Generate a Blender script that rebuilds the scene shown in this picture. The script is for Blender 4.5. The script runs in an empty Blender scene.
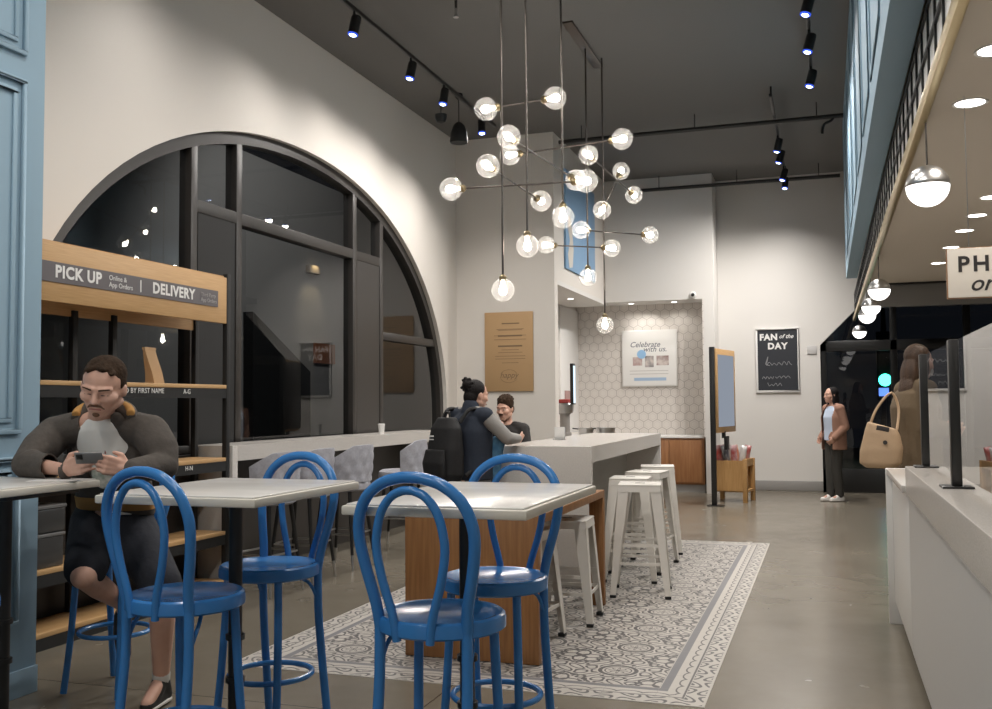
import bpy, bmesh, math, random
from mathutils import Vector as V, Matrix as MX
import numpy as np
random.seed(7)
SC = bpy.context.scene
COL = SC.collection
PI = math.pi
rad = math.radians

# ------------------------------------------------------------------ camera
F_PX, CAM_H = 980.0, 1.40
YAW, PITCH, ROLL = rad(-18.62), rad(2.87), rad(-0.42)
_cy, _sy = math.cos(YAW), math.sin(YAW)
_f = V((_sy*math.cos(PITCH), _cy*math.cos(PITCH), math.sin(PITCH)))
_r0 = V((_cy, -_sy, 0)); _u0 = _r0.cross(_f)
_r = math.cos(ROLL)*_r0 + math.sin(ROLL)*_u0
_u = -math.sin(ROLL)*_r0 + math.cos(ROLL)*_u0
cam_data = bpy.data.cameras.new('camera')
cam = bpy.data.objects.new('camera', cam_data); COL.objects.link(cam)
cam_data.sensor_width = 36.0
cam_data.lens = 36.0*F_PX/992.0
cam_data.clip_start = 0.05
cam.matrix_world = MX(((_r.x, _u.x, -_f.x, 0), (_r.y, _u.y, -_f.y, 0), (_r.z, _u.z, -_f.z, CAM_H), (0, 0, 0, 1)))
SC.camera = cam

def at(px, py, axis, val):
    """point of the room seen at a photograph pixel, on the plane axis = val"""
    d = _r*((px-496)/F_PX) - _u*((py-354.5)/F_PX) + _f
    i = 'xyz'.index(axis)
    o = V((0, 0, CAM_H))
    return o + d*((val-o[i])/d[i])

# ------------------------------------------------------------------ world, exposure
W = bpy.data.worlds.new('night'); SC.world = W; W.use_nodes = True
W.node_tree.nodes['Background'].inputs[0].default_value = (0.004, 0.0045, 0.006, 1)
W.node_tree.nodes['Background'].inputs[1].default_value = 1.0
SC.view_settings.view_transform = 'Standard'
SC.view_settings.look = 'None'
SC.view_settings.gamma = 1.0
SC.view_settings.exposure = 0.0
SC.view_settings.use_curve_mapping = False
SC.cycles.max_bounces = 10
SC.cycles.transparent_max_bounces = 24
SC.cycles.sample_clamp_indirect = 4.0
SC.cycles.caustics_reflective = False
SC.cycles.caustics_refractive = False

def spot(name, loc, target, watts, angle=70, blend=.8, col=(1, .93, .84), size=.06):
    d = bpy.data.lights.new(name, 'SPOT'); d.energy = watts; d.spot_size = rad(angle); d.spot_blend = blend
    d.color = col; d.shadow_soft_size = size
    o = bpy.data.objects.new(name, d); COL.objects.link(o); o.location = loc
    o.rotation_euler = (V(target)-V(loc)).to_track_quat('-Z', 'Y').to_euler(); return o
ZC = 4.95          # ceiling
XL = -4.68         # left wall
WARM = (1, .94, .875)
# added fill over the seating: unseen rows of spots between and behind the tracks
for lx, ly_, w_ in ((-3.0, -1.6, 95), (-1.0, -1.6, 115), (-3.0, .9, 85), (-1.0, .9, 120), (-2.6, 3.4, 85), (-1.0, 3.4, 110), (-2.2, 5.9, 95), (-.8, 5.9, 120)):
    spot('room_fill_spot', (lx, ly_, 4.84), (lx, ly_+.2, 0), w_, 150, .5, WARM, .10)

# ------------------------------------------------------------------ materials
class E:
    """tiny expression layer over math nodes"""
    def __init__(s, nt, v): s.nt = nt; s.v = v
    def _op(s, op, *a):
        n = s.nt.nodes.new('ShaderNodeMath'); n.operation = op
        for i, x in enumerate((s,)+a):
            x = x.v if isinstance(x, E) else x
            if isinstance(x, (int, float)): n.inputs[i].default_value = x
            else: s.nt.links.new(x, n.inputs[i])
        return E(s.nt, n.outputs[0])
    def __add__(s, o): return s._op('ADD', o)
    __radd__ = __add__
    def __sub__(s, o): return s._op('SUBTRACT', o)
    def __rsub__(s, o): return E(s.nt, float(o))._op('SUBTRACT', s)
    def __mul__(s, o): return s._op('MULTIPLY', o)
    __rmul__ = __mul__
    def __truediv__(s, o): return s._op('DIVIDE', o)
    def lt(s, o): return s._op('LESS_THAN', o)
    def gt(s, o): return s._op('GREATER_THAN', o)
    def abs(s): return s._op('ABSOLUTE')
    def fract(s): return s._op('FRACT')
    def floor(s): return s._op('FLOOR')
    def sqrt(s): return s._op('SQRT')
    def sin(s): return s._op('SINE')
    def cos(s): return s._op('COSINE')
    def mn(s, o): return s._op('MINIMUM', o)
    def mx(s, o): return s._op('MAXIMUM', o)
    def atan2(s, o): return s._op('ARCTAN2', o)

def rgba(c): return (c[0], c[1], c[2], 1)
def srgb(h):
    h = h.lstrip('#'); out = []
    for i in (0, 2, 4):
        c = int(h[i:i+2], 16)/255
        out.append(c/12.92 if c <= .04045 else ((c+.055)/1.055)**2.4)
    return tuple(out)

def mat(name, col, rough=.5, metal=0.0, spec=.5, noise=None, bump=None, coat=0.0, emit=None, strength=0.0, vary=0.0):
    m = bpy.data.materials.new(name); m.use_nodes = True
    nt = m.node_tree; b = nt.nodes['Principled BSDF']
    b.inputs['Base Color'].default_value = rgba(col)
    b.inputs['Roughness'].default_value = rough
    b.inputs['Metallic'].default_value = metal
    b.inputs['Specular IOR Level'].default_value = spec
    b.inputs['Coat Weight'].default_value = coat
    if emit:
        b.inputs['Emission Color'].default_value = rgba(emit); b.inputs['Emission Strength'].default_value = strength
    if noise or bump:
        tc = nt.nodes.new('ShaderNodeTexCoord')
    if noise:      # (scale, second colour, stretch xyz)
        sc, c2, st = noise
        mp = nt.nodes.new('ShaderNodeMapping'); mp.inputs['Scale'].default_value = st
        nt.links.new(tc.outputs['Object'], mp.inputs['Vector'])
        n = nt.nodes.new('ShaderNodeTexNoise'); n.inputs['Scale'].default_value = sc; n.inputs['Detail'].default_value = 6
        nt.links.new(mp.outputs[0], n.inputs['Vector'])
        r = nt.nodes.new('ShaderNodeValToRGB')
        r.color_ramp.elements[0].position = .35; r.color_ramp.elements[1].position = .65
        r.color_ramp.elements[0].color = rgba(col); r.color_ramp.elements[1].color = rgba(c2)
        nt.links.new(n.outputs['Fac'], r.inputs['Fac']); nt.links.new(r.outputs[0], b.inputs['Base Color'])
    if bump:       # (scale, strength)
        n2 = nt.nodes.new('ShaderNodeTexNoise'); n2.inputs['Scale'].default_value = bump[0]; n2.inputs['Detail'].default_value = 4
        nt.links.new(tc.outputs['Object'], n2.inputs['Vector'])
        bp = nt.nodes.new('ShaderNodeBump'); bp.inputs['Strength'].default_value = bump[1]; bp.inputs['Distance'].default_value = .01
        nt.links.new(n2.outputs['Fac'], bp.inputs['Height']); nt.links.new(bp.outputs[0], b.inputs['Normal'])
    return m

def emis(name, col, s):
    m = bpy.data.materials.new(name); m.use_nodes = True; nt = m.node_tree; nt.nodes.clear()
    e = nt.nodes.new('ShaderNodeEmission'); e.inputs[0].default_value = rgba(col); e.inputs[1].default_value = s
    o = nt.nodes.new('ShaderNodeOutputMaterial'); nt.links.new(e.outputs[0], o.inputs[0]); return m

def glass(name, tint=(1, 1, 1), ior=1.5, haze=0.0, hazecol=(.8, .8, .8)):
    """thin pane: what lies behind it through transparency, mirror reflection by angle"""
    m = bpy.data.materials.new(name); m.use_nodes = True; nt = m.node_tree; nt.nodes.clear()
    o = nt.nodes.new('ShaderNodeOutputMaterial'); t = nt.nodes.new('ShaderNodeBsdfTransparent'); g = nt.nodes.new('ShaderNodeBsdfGlossy')
    f = nt.nodes.new('ShaderNodeFresnel'); f.inputs['IOR'].default_value = ior
    geo = nt.nodes.new('ShaderNodeNewGeometry')
    io = nt.nodes.new('ShaderNodeMapRange'); io.inputs['To Min'].default_value = ior; io.inputs['To Max'].default_value = 1/ior
    nt.links.new(geo.outputs['Backfacing'], io.inputs['Value']); nt.links.new(io.outputs[0], f.inputs['IOR'])
    t.inputs[0].default_value = rgba(tint); g.inputs['Roughness'].default_value = 0.0
    g.inputs[0].default_value = (1, 1, 1, 1)
    mx = nt.nodes.new('ShaderNodeMixShader')
    nt.links.new(f.outputs[0], mx.inputs[0]); nt.links.new(t.outputs[0], mx.inputs[1]); nt.links.new(g.outputs[0], mx.inputs[2])
    last = mx
    if haze:
        d = nt.nodes.new('ShaderNodeBsdfDiffuse'); d.inputs[0].default_value = rgba(hazecol)
        tl = nt.nodes.new('ShaderNodeBsdfTranslucent'); tl.inputs[0].default_value = rgba(hazecol)
        ad = nt.nodes.new('ShaderNodeMixShader'); ad.inputs[0].default_value = .5
        nt.links.new(d.outputs[0], ad.inputs[1]); nt.links.new(tl.outputs[0], ad.inputs[2])
        m2 = nt.nodes.new('ShaderNodeMixShader'); m2.inputs[0].default_value = haze
        nt.links.new(mx.outputs[0], m2.inputs[1]); nt.links.new(ad.outputs[0], m2.inputs[2]); last = m2
    nt.links.new(last.outputs[0], o.inputs[0]); return m

M = {}
M['wall'] = mat('wall_paint', (.70, .66, .61), .85, bump=(60, .03))
M['wall2'] = mat('far_wall_paint', (.70, .68, .65), .85, bump=(60, .03))
M['ceiling'] = mat('ceiling_paint', (.155, .151, .145), .9)
M['bluewall'] = mat('blue_panel_paint', (.275, .405, .505), .6)
M['blue'] = mat('blue_enamel', (.040, .205, .53), .22, spec=.6)
M['white_top'] = mat('white_table_laminate', (.72, .70, .67), .22, noise=(3.0, (.66, .64, .61), (1, 4, 1)))
M['white_edge'] = mat('white_table_edge', (.70, .66, .58), .35)
M['black'] = mat('black_metal', (.012, .012, .012), .35, spec=.5)
M['black_matte'] = mat('black_matte', (.010, .010, .010), .7)
M['bronze'] = mat('dark_bronze_frame', (.036, .032, .029), .4)
M['quartz'] = mat('grey_quartz', (.60, .57, .53), .22, noise=(220, (.50, .47, .44), (1, 1, 1)))
M['stool'] = mat('white_stool_enamel', (.72, .69, .64), .35)
M['bamboo'] = mat('bamboo_board', (.58, .36, .17), .45, noise=(9, (.50, .30, .13), (1, .6, 26)))
M['walnut'] = mat('brown_wood', (.33, .155, .055), .45, noise=(6, (.24, .105, .035), (9, 3, .5)))
M['cabwood'] = mat('warm_cabinet_wood', (.36, .17, .07), .4, noise=(5, (.28, .12, .045), (8, 3, .6)))
M['cartwood'] = mat('light_cart_wood', (.50, .29, .115), .5, noise=(7, (.42, .23, .08), (12, 3, .7)))
M['steel'] = mat('brushed_steel', (.55, .55, .55), .3, 1.0)
M['brass'] = mat('antique_brass', (.42, .33, .20), .28, 1.0)
M['gold'] = mat('pale_gold_bar', (.62, .52, .32), .35, .9)
M['rod'] = mat('dark_rod', (.11, .095, .085), .35, .8)
M['globe'] = glass('clear_globe', (.97, .97, .97), 1.38, .075, (.92, .91, .90))
M['bulb'] = emis('bulb_glow', (1, .92, .82), 46.0)
M['window'] = glass('window_pane', (.80, .84, .86), 1.5)
M['shield'] = glass('clear_shield', (.96, .97, .97), 1.75)
M['chalk'] = mat('chalkboard', (.020, .023, .030), .6)
M['white'] = mat('white_paint', (.78, .77, .75), .5)
M['ink'] = mat('dark_ink', (.035, .030, .030), .7)
M['lettering'] = mat('white_lettering', (.80, .79, .77), .6)
M['fabric_grey'] = mat('grey_tufted_fabric', (.42, .42, .46), .9, noise=(60, (.36, .36, .40), (1, 1, 1)))
M['skin'] = mat('skin', (.64, .385, .29), .5, noise=(14, (.60, .345, .255), (1, 1, 1)))
M['hair'] = mat('dark_brown_hair', (.050, .031, .020), .9, spec=.15, noise=(60, (.030, .018, .011), (1, 1, .25)), bump=(90, .6))
M['facial_hair'] = mat('facial_hair', (.150, .088, .058), .9, spec=.1)
M['black_hair'] = mat('black_hair', (.012, .010, .010), .7, spec=.25, bump=(80, .6))
M['brown_hair'] = mat('brown_hair', (.075, .040, .022), .55, noise=(40, (.045, .024, .014), (1, 1, .2)), bump=(80, .6))
M['hoodie'] = mat('grey_brown_hoodie', (.085, .072, .062), .95, noise=(40, (.070, .060, .052), (1, 1, 1)), bump=(11, 1.0))
M['ochre'] = mat('ochre_lining', (.46, .24, .07), .9)
M['tee'] = mat('white_tee', (.80, .78, .74), .9)
M['navy'] = mat('navy_shorts', (.016, .018, .026), .9, bump=(25, .4))
M['sock'] = mat('white_sock', (.62, .60, .56), .9)
M['shoe'] = mat('black_shoe', (.012, .012, .012), .5)
M['sole'] = mat('white_sole', (.6, .58, .55), .6)
M['plastic_white'] = mat('white_plastic', (.75, .74, .72), .4)
M['phone'] = mat('grey_phone', (.22, .22, .22), .3)
M['kraft'] = mat('kraft_paper', (.52, .34, .19), .85, bump=(20, .3))
M['poster_kraft'] = mat('kraft_poster', (.47, .30, .15), .7)

# ------------------------------------------------------------------ mesh building
class MB:
    def __init__(s): s.v = []; s.f = []; s.X = None
    def _add(s, vs, fs, m=None):
        o = len(s.v)
        for p in vs:
            p = V(p)
            if m is not None: p = m @ p
            if s.X is not None: p = s.X @ p
            s.v.append(p)
        s.f += [tuple(i+o for i in f) for f in fs]; return s
    def box(s, x0, x1, y0, y1, z0, z1, m=None):
        vs = [(x, y, z) for x in (x0, x1) for y in (y0, y1) for z in (z0, z1)]
        return s._add(vs, [(0, 1, 3, 2), (4, 6, 7, 5), (0, 4, 5, 1), (2, 3, 7, 6), (0, 2, 6, 4), (1, 5, 7, 3)], m)
    def cbox(s, c, d, m=None):
        return s.box(c[0]-d[0]/2, c[0]+d[0]/2, c[1]-d[1]/2, c[1]+d[1]/2, c[2]-d[2]/2, c[2]+d[2]/2, m)
    def tube(s, pts, r, seg=10, closed=False, m=None, cap=True):
        P = [V(p) for p in pts]; n = len(P)
        rs = r if isinstance(r, (list, tuple)) else [r]*n
        vs = []; fs = []; T = []
        for i in range(n):
            a = P[(i-1) % n] if (closed or i) else P[0]
            b = P[(i+1) % n] if (closed or i < n-1) else P[-1]
            T.append((b-a).normalized())
        up = V((0, 0, 1)) if abs(T[0].z) < .9 else V((1, 0, 0))
        nrm = (up - T[0]*up.dot(T[0])).normalized()
        for i in range(n):
            nrm = (nrm - T[i]*nrm.dot(T[i]))
            if nrm.length < 1e-6: nrm = T[i].orthogonal()
            nrm.normalize(); bi = T[i].cross(nrm)
            for k in range(seg):
                a = 2*PI*k/seg
                vs.append(P[i] + (nrm*math.cos(a) + bi*math.sin(a))*rs[i])
        for i in range(n if closed else n-1):
            j = (i+1) % n
            for k in range(seg):
                l = (k+1) % seg
                fs.append((i*seg+k, i*seg+l, j*seg+l, j*seg+k))
        if cap and not closed:
            fs.append(tuple(reversed(range(seg)))); fs.append(tuple((n-1)*seg+k for k in range(seg)))
        return s._add(vs, fs, m)
    def lathe(s, prof, seg=24, m=None):
        vs = []; fs = []; n = len(prof)
        for r, z in prof:
            for k in range(seg):
                a = 2*PI*k/seg; vs.append((r*math.cos(a), r*math.sin(a), z))
        for i in range(n-1):
            for k in range(seg):
                l = (k+1) % seg; fs.append((i*seg+k, i*seg+l, (i+1)*seg+l, (i+1)*seg+k))
        if prof[0][0] > 1e-5: fs.append(tuple(reversed(range(seg))))
        if prof[-1][0] > 1e-5: fs.append(tuple((n-1)*seg+k for k in range(seg)))
        return s._add(vs, fs, m)
    def ball(s, c, r, seg=16, rings=10, m=None):
        rx, ry, rz = r if isinstance(r, (list, tuple)) else (r, r, r)
        vs = [(c[0], c[1], c[2]+rz)]
        for i in range(1, rings):
            t = PI*i/rings
            for k in range(seg):
                a = 2*PI*k/seg
                vs.append((c[0]+rx*math.sin(t)*math.cos(a), c[1]+ry*math.sin(t)*math.sin(a), c[2]+rz*math.cos(t)))
        vs.append((c[0], c[1], c[2]-rz)); fs = []
        for k in range(seg): fs.append((0, 1+k, 1+(k+1) % seg))
        for i in range(rings-2):
            for k in range(seg):
                l = (k+1) % seg; a = 1+i*seg
                fs.append((a+k, a+seg+k, a+seg+l, a+l))
        a = 1+(rings-2)*seg; z = len(vs)-1
        for k in range(seg): fs.append((a+k, z, a+(k+1) % seg))
        return s._add(vs, fs, m)
    def caps(s, p0, r0, p1, r1, seg=14):
        p0 = V(p0); p1 = V(p1); d = p1-p0; L = d.length
        prof = []
        for i in range(0, 6): t = PI/2*i/5; prof.append((r0*math.sin(t), -r0*math.cos(t)))
        for i in range(0, 6): t = PI/2*i/5; prof.append((r1*math.cos(t), L+r1*math.sin(t)))
        q = V((0, 0, 1)).rotation_difference(d.normalized()).to_matrix().to_4x4() if L > 1e-6 else MX.Identity(4)
        return s.lathe(prof, seg, MX.Translation(p0) @ q)
    def prism(s, poly, z0, z1, m=None):
        n = len(poly)
        vs = [(p[0], p[1], z0) for p in poly] + [(p[0], p[1], z1) for p in poly]
        fs = [tuple(reversed(range(n))), tuple(range(n, 2*n))] + [(i, (i+1) % n, n+(i+1) % n, n+i) for i in range(n)]
        return s._add(vs, fs, m)
    def strip(s, a, b, t):
        """solid band between polylines a and b (same length), thickness vector t"""
        n = len(a); t = V(t); A = [V(p) for p in a]; B = [V(p) for p in b]
        vs = A + B + [p+t for p in A] + [p+t for p in B]; fs = []
        for i in range(n-1):
            fs += [(i, i+1, n+i+1, n+i), (2*n+i, 3*n+i, 3*n+i+1, 2*n+i+1), (i, 2*n+i, 2*n+i+1, i+1), (n+i, n+i+1, 3*n+i+1, 3*n+i)]
        fs += [(0, n, 3*n, 2*n), (n-1, 3*n-1, 4*n-1, 2*n-1)]
        return s._add(vs, fs)
    def mesh(s, name, bevel=0, seg=2, smooth=35, tri=False):
        me = bpy.data.meshes.new(name)
        bm = bmesh.new()
        vv = [bm.verts.new(p) for p in s.v]
        for f in s.f:
            try: bm.faces.new([vv[i] for i in f])
            except ValueError: pass
        bmesh.ops.remove_doubles(bm, verts=bm.verts, dist=1e-5)
        bmesh.ops.recalc_face_normals(bm, faces=bm.faces)
        if bevel:
            es = [e for e in bm.edges if len(e.link_faces) == 2 and e.calc_face_angle(0) > .6]
            bmesh.ops.bevel(bm, geom=es, offset=bevel, segments=seg, profile=.5, affect='EDGES', clamp_overlap=True)
        if smooth:
            for f in bm.faces: f.smooth = True
            for e in bm.edges:
                if len(e.link_faces) == 2 and e.calc_face_angle(0) > rad(smooth): e.smooth = False
        bm.to_mesh(me); bm.free(); return me
    def build(s, name, material, parent=None, bevel=0, seg=2, smooth=35, kind=None):
        me = s.mesh(name, bevel, seg, smooth)
        me.materials.append(material)
        return link(name, me, parent, kind)

def link(name, me, parent=None, kind=None):
    o = bpy.data.objects.new(name, me); COL.objects.link(o)
    if parent is not None: o.parent = parent
    if kind: o['kind'] = kind
    return o
def thing(name, label, cat, loc=(0, 0, 0), rz=0, group=None):
    o = bpy.data.objects.new(name, None); COL.objects.link(o); o.location = loc; o.rotation_euler = (0, 0, rz)
    o.empty_display_size = .1
    o['label'] = label; o['category'] = cat
    if group: o['group'] = group
    return o
def tag(o, label, cat, group=None, kind=None):
    o['label'] = label; o['category'] = cat
    if group: o['group'] = group
    if kind: o['kind'] = kind
    return o
def dup(root, loc, rz, label, group=None):
    def cp(o, parent):
        c = o.copy(); COL.objects.link(c)
        if parent is not None: c.parent = parent
        for ch in o.children: cp(ch, c)
        return c
    r = cp(root, None); r.location = loc; r.rotation_euler = (0, 0, rz); r['label'] = label
    if group: r['group'] = group
    return r
def structure(o): o['kind'] = 'structure'; return o

def text(s, size, material, parent, m, name='lettering', align='CENTER', ext=.0008, shear=0, space=1.0, bold=0.0):
    c = bpy.data.curves.new(name, 'FONT'); c.body = s; c.size = size; c.align_x = align; c.align_y = 'CENTER'
    c.extrude = ext; c.shear = shear; c.space_character = space; c.offset = bold; c.resolution_u = 3
    t = bpy.data.objects.new('tmp', c); COL.objects.link(t); bpy.context.view_layer.update()
    me = bpy.data.meshes.new_from_object(t.evaluated_get(bpy.context.evaluated_depsgraph_get()))
    bpy.data.objects.remove(t); bpy.data.curves.remove(c)
    me.transform(m); me.materials.clear(); me.materials.append(material); me.name = name
    return link(name, me, parent)
def frame(right, up, origin):
    r = V(right).normalized(); u = V(up).normalized(); n = r.cross(u)
    return MX(((r.x, u.x, n.x, origin[0]), (r.y, u.y, n.y, origin[1]), (r.z, u.z, n.z, origin[2]), (0, 0, 0, 1)))
# ================================================================== the room
YA, YH, YF = 12.25, 15.35, 15.95      # poster wall, header over the niche, far wall
XS = -3.32                            # side face of the poster wall
# floor
fm = bpy.data.materials.new('polished_concrete'); fm.use_nodes = True
nt = fm.node_tree; b = nt.nodes['Principled BSDF']; tc = nt.nodes.new('ShaderNodeTexCoord')
n1 = nt.nodes.new('ShaderNodeTexNoise'); n1.inputs['Scale'].default_value = .8; n1.inputs['Detail'].default_value = 8; n1.inputs['Roughness'].default_value = .65
nt.links.new(tc.outputs['Object'], n1.inputs['Vector'])
rp = nt.nodes.new('ShaderNodeValToRGB'); rp.color_ramp.elements[0].position = .3; rp.color_ramp.elements[1].position = .7
rp.color_ramp.elements[0].color = (.155, .135, .104, 1); rp.color_ramp.elements[1].color = (.212, .187, .148, 1)
nt.links.new(n1.outputs['Fac'], rp.inputs['Fac'])
sx = nt.nodes.new('ShaderNodeSeparateXYZ'); nt.links.new(tc.outputs['Object'], sx.inputs[0])
x, y = E(nt, sx.outputs[0]), E(nt, sx.outputs[1])
j = ((((x+.2)/3.2).fract()-.5).abs().lt(.0012)).mx((((y+.7)/3.2).fract()-.5).abs().lt(.0012))
mixc = nt.nodes.new('ShaderNodeMix'); mixc.data_type = 'RGBA'; mixc.inputs[7].default_value = (.08, .07, .055, 1)
nt.links.new(j.v, mixc.inputs[0]); nt.links.new(rp.outputs[0], mixc.inputs[6]); nt.links.new(mixc.outputs[2], b.inputs['Base Color'])
n2 = nt.nodes.new('ShaderNodeTexNoise'); n2.inputs['Scale'].default_value = 3.0; n2.inputs['Detail'].default_value = 5
nt.links.new(tc.outputs['Object'], n2.inputs['Vector'])
rr = nt.nodes.new('ShaderNodeMapRange'); rr.inputs['To Min'].default_value = .16; rr.inputs['To Max'].default_value = .32
nt.links.new(n2.outputs['Fac'], rr.inputs['Value']); nt.links.new(rr.outputs[0], b.inputs['Roughness'])
b.inputs['Specular IOR Level'].default_value = .5
structure(MB().box(-4.9, 4.2, -3.2, 17.2, -.1, 0).build('floor', fm))

# patterned cement tiles set into the floor
TX0, TX1, TY0, TY1 = -3.10, -.565, 4.63, 10.11
TW, TL = TX1-TX0, TY1-TY0
tm = bpy.data.materials.new('patterned_cement_tile'); tm.use_nodes = True
nt = tm.node_tree; b = nt.nodes['Principled BSDF']; tc = nt.nodes.new('ShaderNodeTexCoord')
sx = nt.nodes.new('ShaderNodeSeparateXYZ'); nt.links.new(tc.outputs['Object'], sx.inputs[0])
x, y = E(nt, sx.outputs[0]), E(nt, sx.outputs[1])
BW = .245
px_, py_ = (TW-2*BW)/4, (TL-2*BW)/10
u = ((x-BW)/px_).fract()-.5; v = ((y-BW)/py_).fract()-.5
r = (u*u+v*v).sqrt(); th = v.atan2(u)
u2 = ((x-BW)/px_+.5).fract()-.5; v2 = ((y-BW)/py_+.5).fract()-.5
r2 = (u2*u2+v2*v2).sqrt(); th2 = v2.atan2(u2)
d = x.mn(TW-x).mn(y).mn(TL-y)
def ring(rr, a, w): return (rr-a).abs().lt(w)
med = ring(r, .185, .022).mx(ring(r, .135, .007)).mx((r-(th*8).cos()*.035-.06).abs().lt(.012)).mx(r.lt(.022))
petal = ring(r2, (th2*4).cos()*.055+.165, .020).mx((r2-(th2*4+PI).cos()*.03-.075).lt(0)).mx(ring(r2, (th2*8).cos()*.03+.27, .018))
wav = ((u+(v*12.566).sin()*.06)*18.85).sin()*((v+(u*12.566).sin()*.06)*18.85).sin()
scroll = (wav.abs()-.40).abs().lt(.20)*r.gt(.225)*r2.gt(.19)
field = med.mx(petal*r.gt(.22)).mx(scroll)
# border: outer motif row, thin line, scalloped row, grey band
bx = ((x-BW)/(px_/2)).fract()-.5; by = ((y-BW)/(py_/2)).fract()-.5
k = ((bx+(by*6.2832).sin()*.08)*6.2832).cos()*((by+(bx*6.2832).sin()*.08)*6.2832).cos()
wob = ((x+y*1.0)*50.5).sin()
motif = (k.abs()-.40).abs().lt(.15).mx(k.abs().gt(.86))
outer = motif*d.lt(.105)*d.gt(.012)
line = (d-.113).abs().lt(.005)
scal = (d-(((bx*6.2832).cos()*(by*6.2832).cos()).abs()*.05+.138)).abs().lt(.008)*d.gt(.113)*d.lt(.2)
grey = d.gt(.198)*d.lt(.240)
inb = d.lt(BW)
dark = (field*(1-inb)).mx(outer).mx(line).mx(scal)
joint = (((x-BW)/(px_/2)).fract()-.5).abs().gt(.494).mx((((y-BW)/(py_/2)).fract()-.5).abs().gt(.494))
m1 = nt.nodes.new('ShaderNodeMix'); m1.data_type = 'RGBA'; m1.inputs[6].default_value = (.51, .48, .44, 1); m1.inputs[7].default_value = (.10, .096, .096, 1)
nt.links.new(dark.v, m1.inputs[0])
m2 = nt.nodes.new('ShaderNodeMix'); m2.data_type = 'RGBA'; m2.inputs[7].default_value = (.19, .19, .20, 1)
nt.links.new(grey.v, m2.inputs[0]); nt.links.new(m1.outputs[2], m2.inputs[6])
m3 = nt.nodes.new('ShaderNodeMix'); m3.data_type = 'RGBA'; m3.inputs[7].default_value = (.30, .28, .26, 1)
nt.links.new((joint*.6).v, m3.inputs[0]); nt.links.new(m2.outputs[2], m3.inputs[6]); nt.links.new(m3.outputs[2], b.inputs['Base Color'])
b.inputs['Roughness'].default_value = .42
o = structure(MB().box(0, TW, 0, TL, 0, .003).build('floor_tiles', tm, smooth=0)); o.location = (TX0, TY0, 0)

# ceiling and walls
structure(MB().box(-4.9, .40, -3.2, 16.4, ZC, ZC+.1).build('ceiling', M['ceiling']))
# left wall with the arched opening
AC, AA, AB, AZ, AN = 8.26, 3.62, 2.57, 1.27, 2.1     # centre y, half width, half height, spring z, roundness
SILL = 1.02
def arch(t, da=0):
    c, s = math.cos(t), math.sin(t)
    return (AC-(AA+da)*math.copysign(abs(c)**(2/AN), c), AZ+(AB+da)*abs(s)**(2/AN))
NA = 48
arc = [arch(PI*i/NA) for i in range(NA+1)]
mb = MB()
inn = [(XL, AC-AA, 0)] + [(XL, p[0], p[1]) for p in arc] + [(XL, AC+AA, 0)]
out = [(XL, -3.2, 0)] + [(XL, p[0], ZC) for p in arc] + [(XL, YA, 0)]
out[1] = (XL, -3.2, AZ); out[2] = (XL, -3.2, ZC); out[-2] = (XL, YA, AZ); out[-3] = (XL, YA, ZC)
mb.strip(inn, out, (-.22, 0, 0))
structure(mb.build('wall_left', M['wall'], smooth=0))
structure(MB().box(XL-.22, XL, AC-AA, AC+AA, 0, SILL).build('wall_left_sill', M['bronze']))
structure(MB().box(XL-.22, XS, YA, YH+.1, 3.02, ZC).box(XL-.22, XS, YA, YA+.16, 0, 3.02).build('wall_back_left', M['wall'], smooth=0))
# header over the niche, its pilaster and its ceiling
structure(MB().box(XS-.9, -1.78, YH, YH+.15, 3.0, ZC).box(-1.78, -1.62, YH, YF, 0, ZC).build('wall_niche_header', M['wall2'], smooth=0))
structure(MB().box(-4.4, -1.78, YH+.15, 16.35, 3.02, 3.08).box(-4.4, XS, YA+.16, YH+.15, 2.96, 3.02).build('ceiling_niche', M['wall2']))
hx = bpy.data.materials.new('white_hexagon_tile'); hx.use_nodes = True
nt = hx.node_tree; b = nt.nodes['Principled BSDF']; tc = nt.nodes.new('ShaderNodeTexCoord')
sx = nt.nodes.new('ShaderNodeSeparateXYZ'); nt.links.new(tc.outputs['Object'], sx.inputs[0])
x, z = (E(nt, sx.outputs[0])+E(nt, sx.outputs[1]))/.15, E(nt, sx.outputs[2])/.15
ax_, az_ = x.fract()-.5, ((z/1.732).fract()-.5)*1.732
bx_, bz_ = (x-.5).fract()-.5, (((z-.866)/1.732).fract()-.5)*1.732
sel = (ax_*ax_+az_*az_).lt(bx_*bx_+bz_*bz_)
gx, gz = (ax_*sel+bx_*(1-sel)).abs(), (az_*sel+bz_*(1-sel)).abs()
hd = gx.mx(gx*.5+gz*.866)
ln = hd.gt(.455).mx(((hd-.30).abs().lt(.02))*.5)
mh = nt.nodes.new('ShaderNodeMix'); mh.data_type = 'RGBA'; mh.inputs[6].default_value = (.70, .66, .62, 1); mh.inputs[7].default_value = (.50, .46, .43, 1)
nt.links.new(ln.v, mh.inputs[0]); nt.links.new(mh.outputs[2], b.inputs['Base Color']); b.inputs['Roughness'].default_value = .3
structure(MB().box(-4.4, -1.7, 16.15, 16.35, 0, 3.1).build('wall_niche_back', hx, smooth=0))
structure(MB().box(-1.80, -1.78, YH, 16.15, .86, 3.0).build('wall_niche_side', hx, smooth=0))
structure(MB().box(-4.14, -4.0, YA+.16, 16.15, 0, 3.02).build('wall_niche_left', hx, smooth=0))
structure(MB().box(-4.0, -3.97, 15.0, 16.15, .0, 2.95).build('trim_niche_panel', M['white'], bevel=.004))
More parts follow.
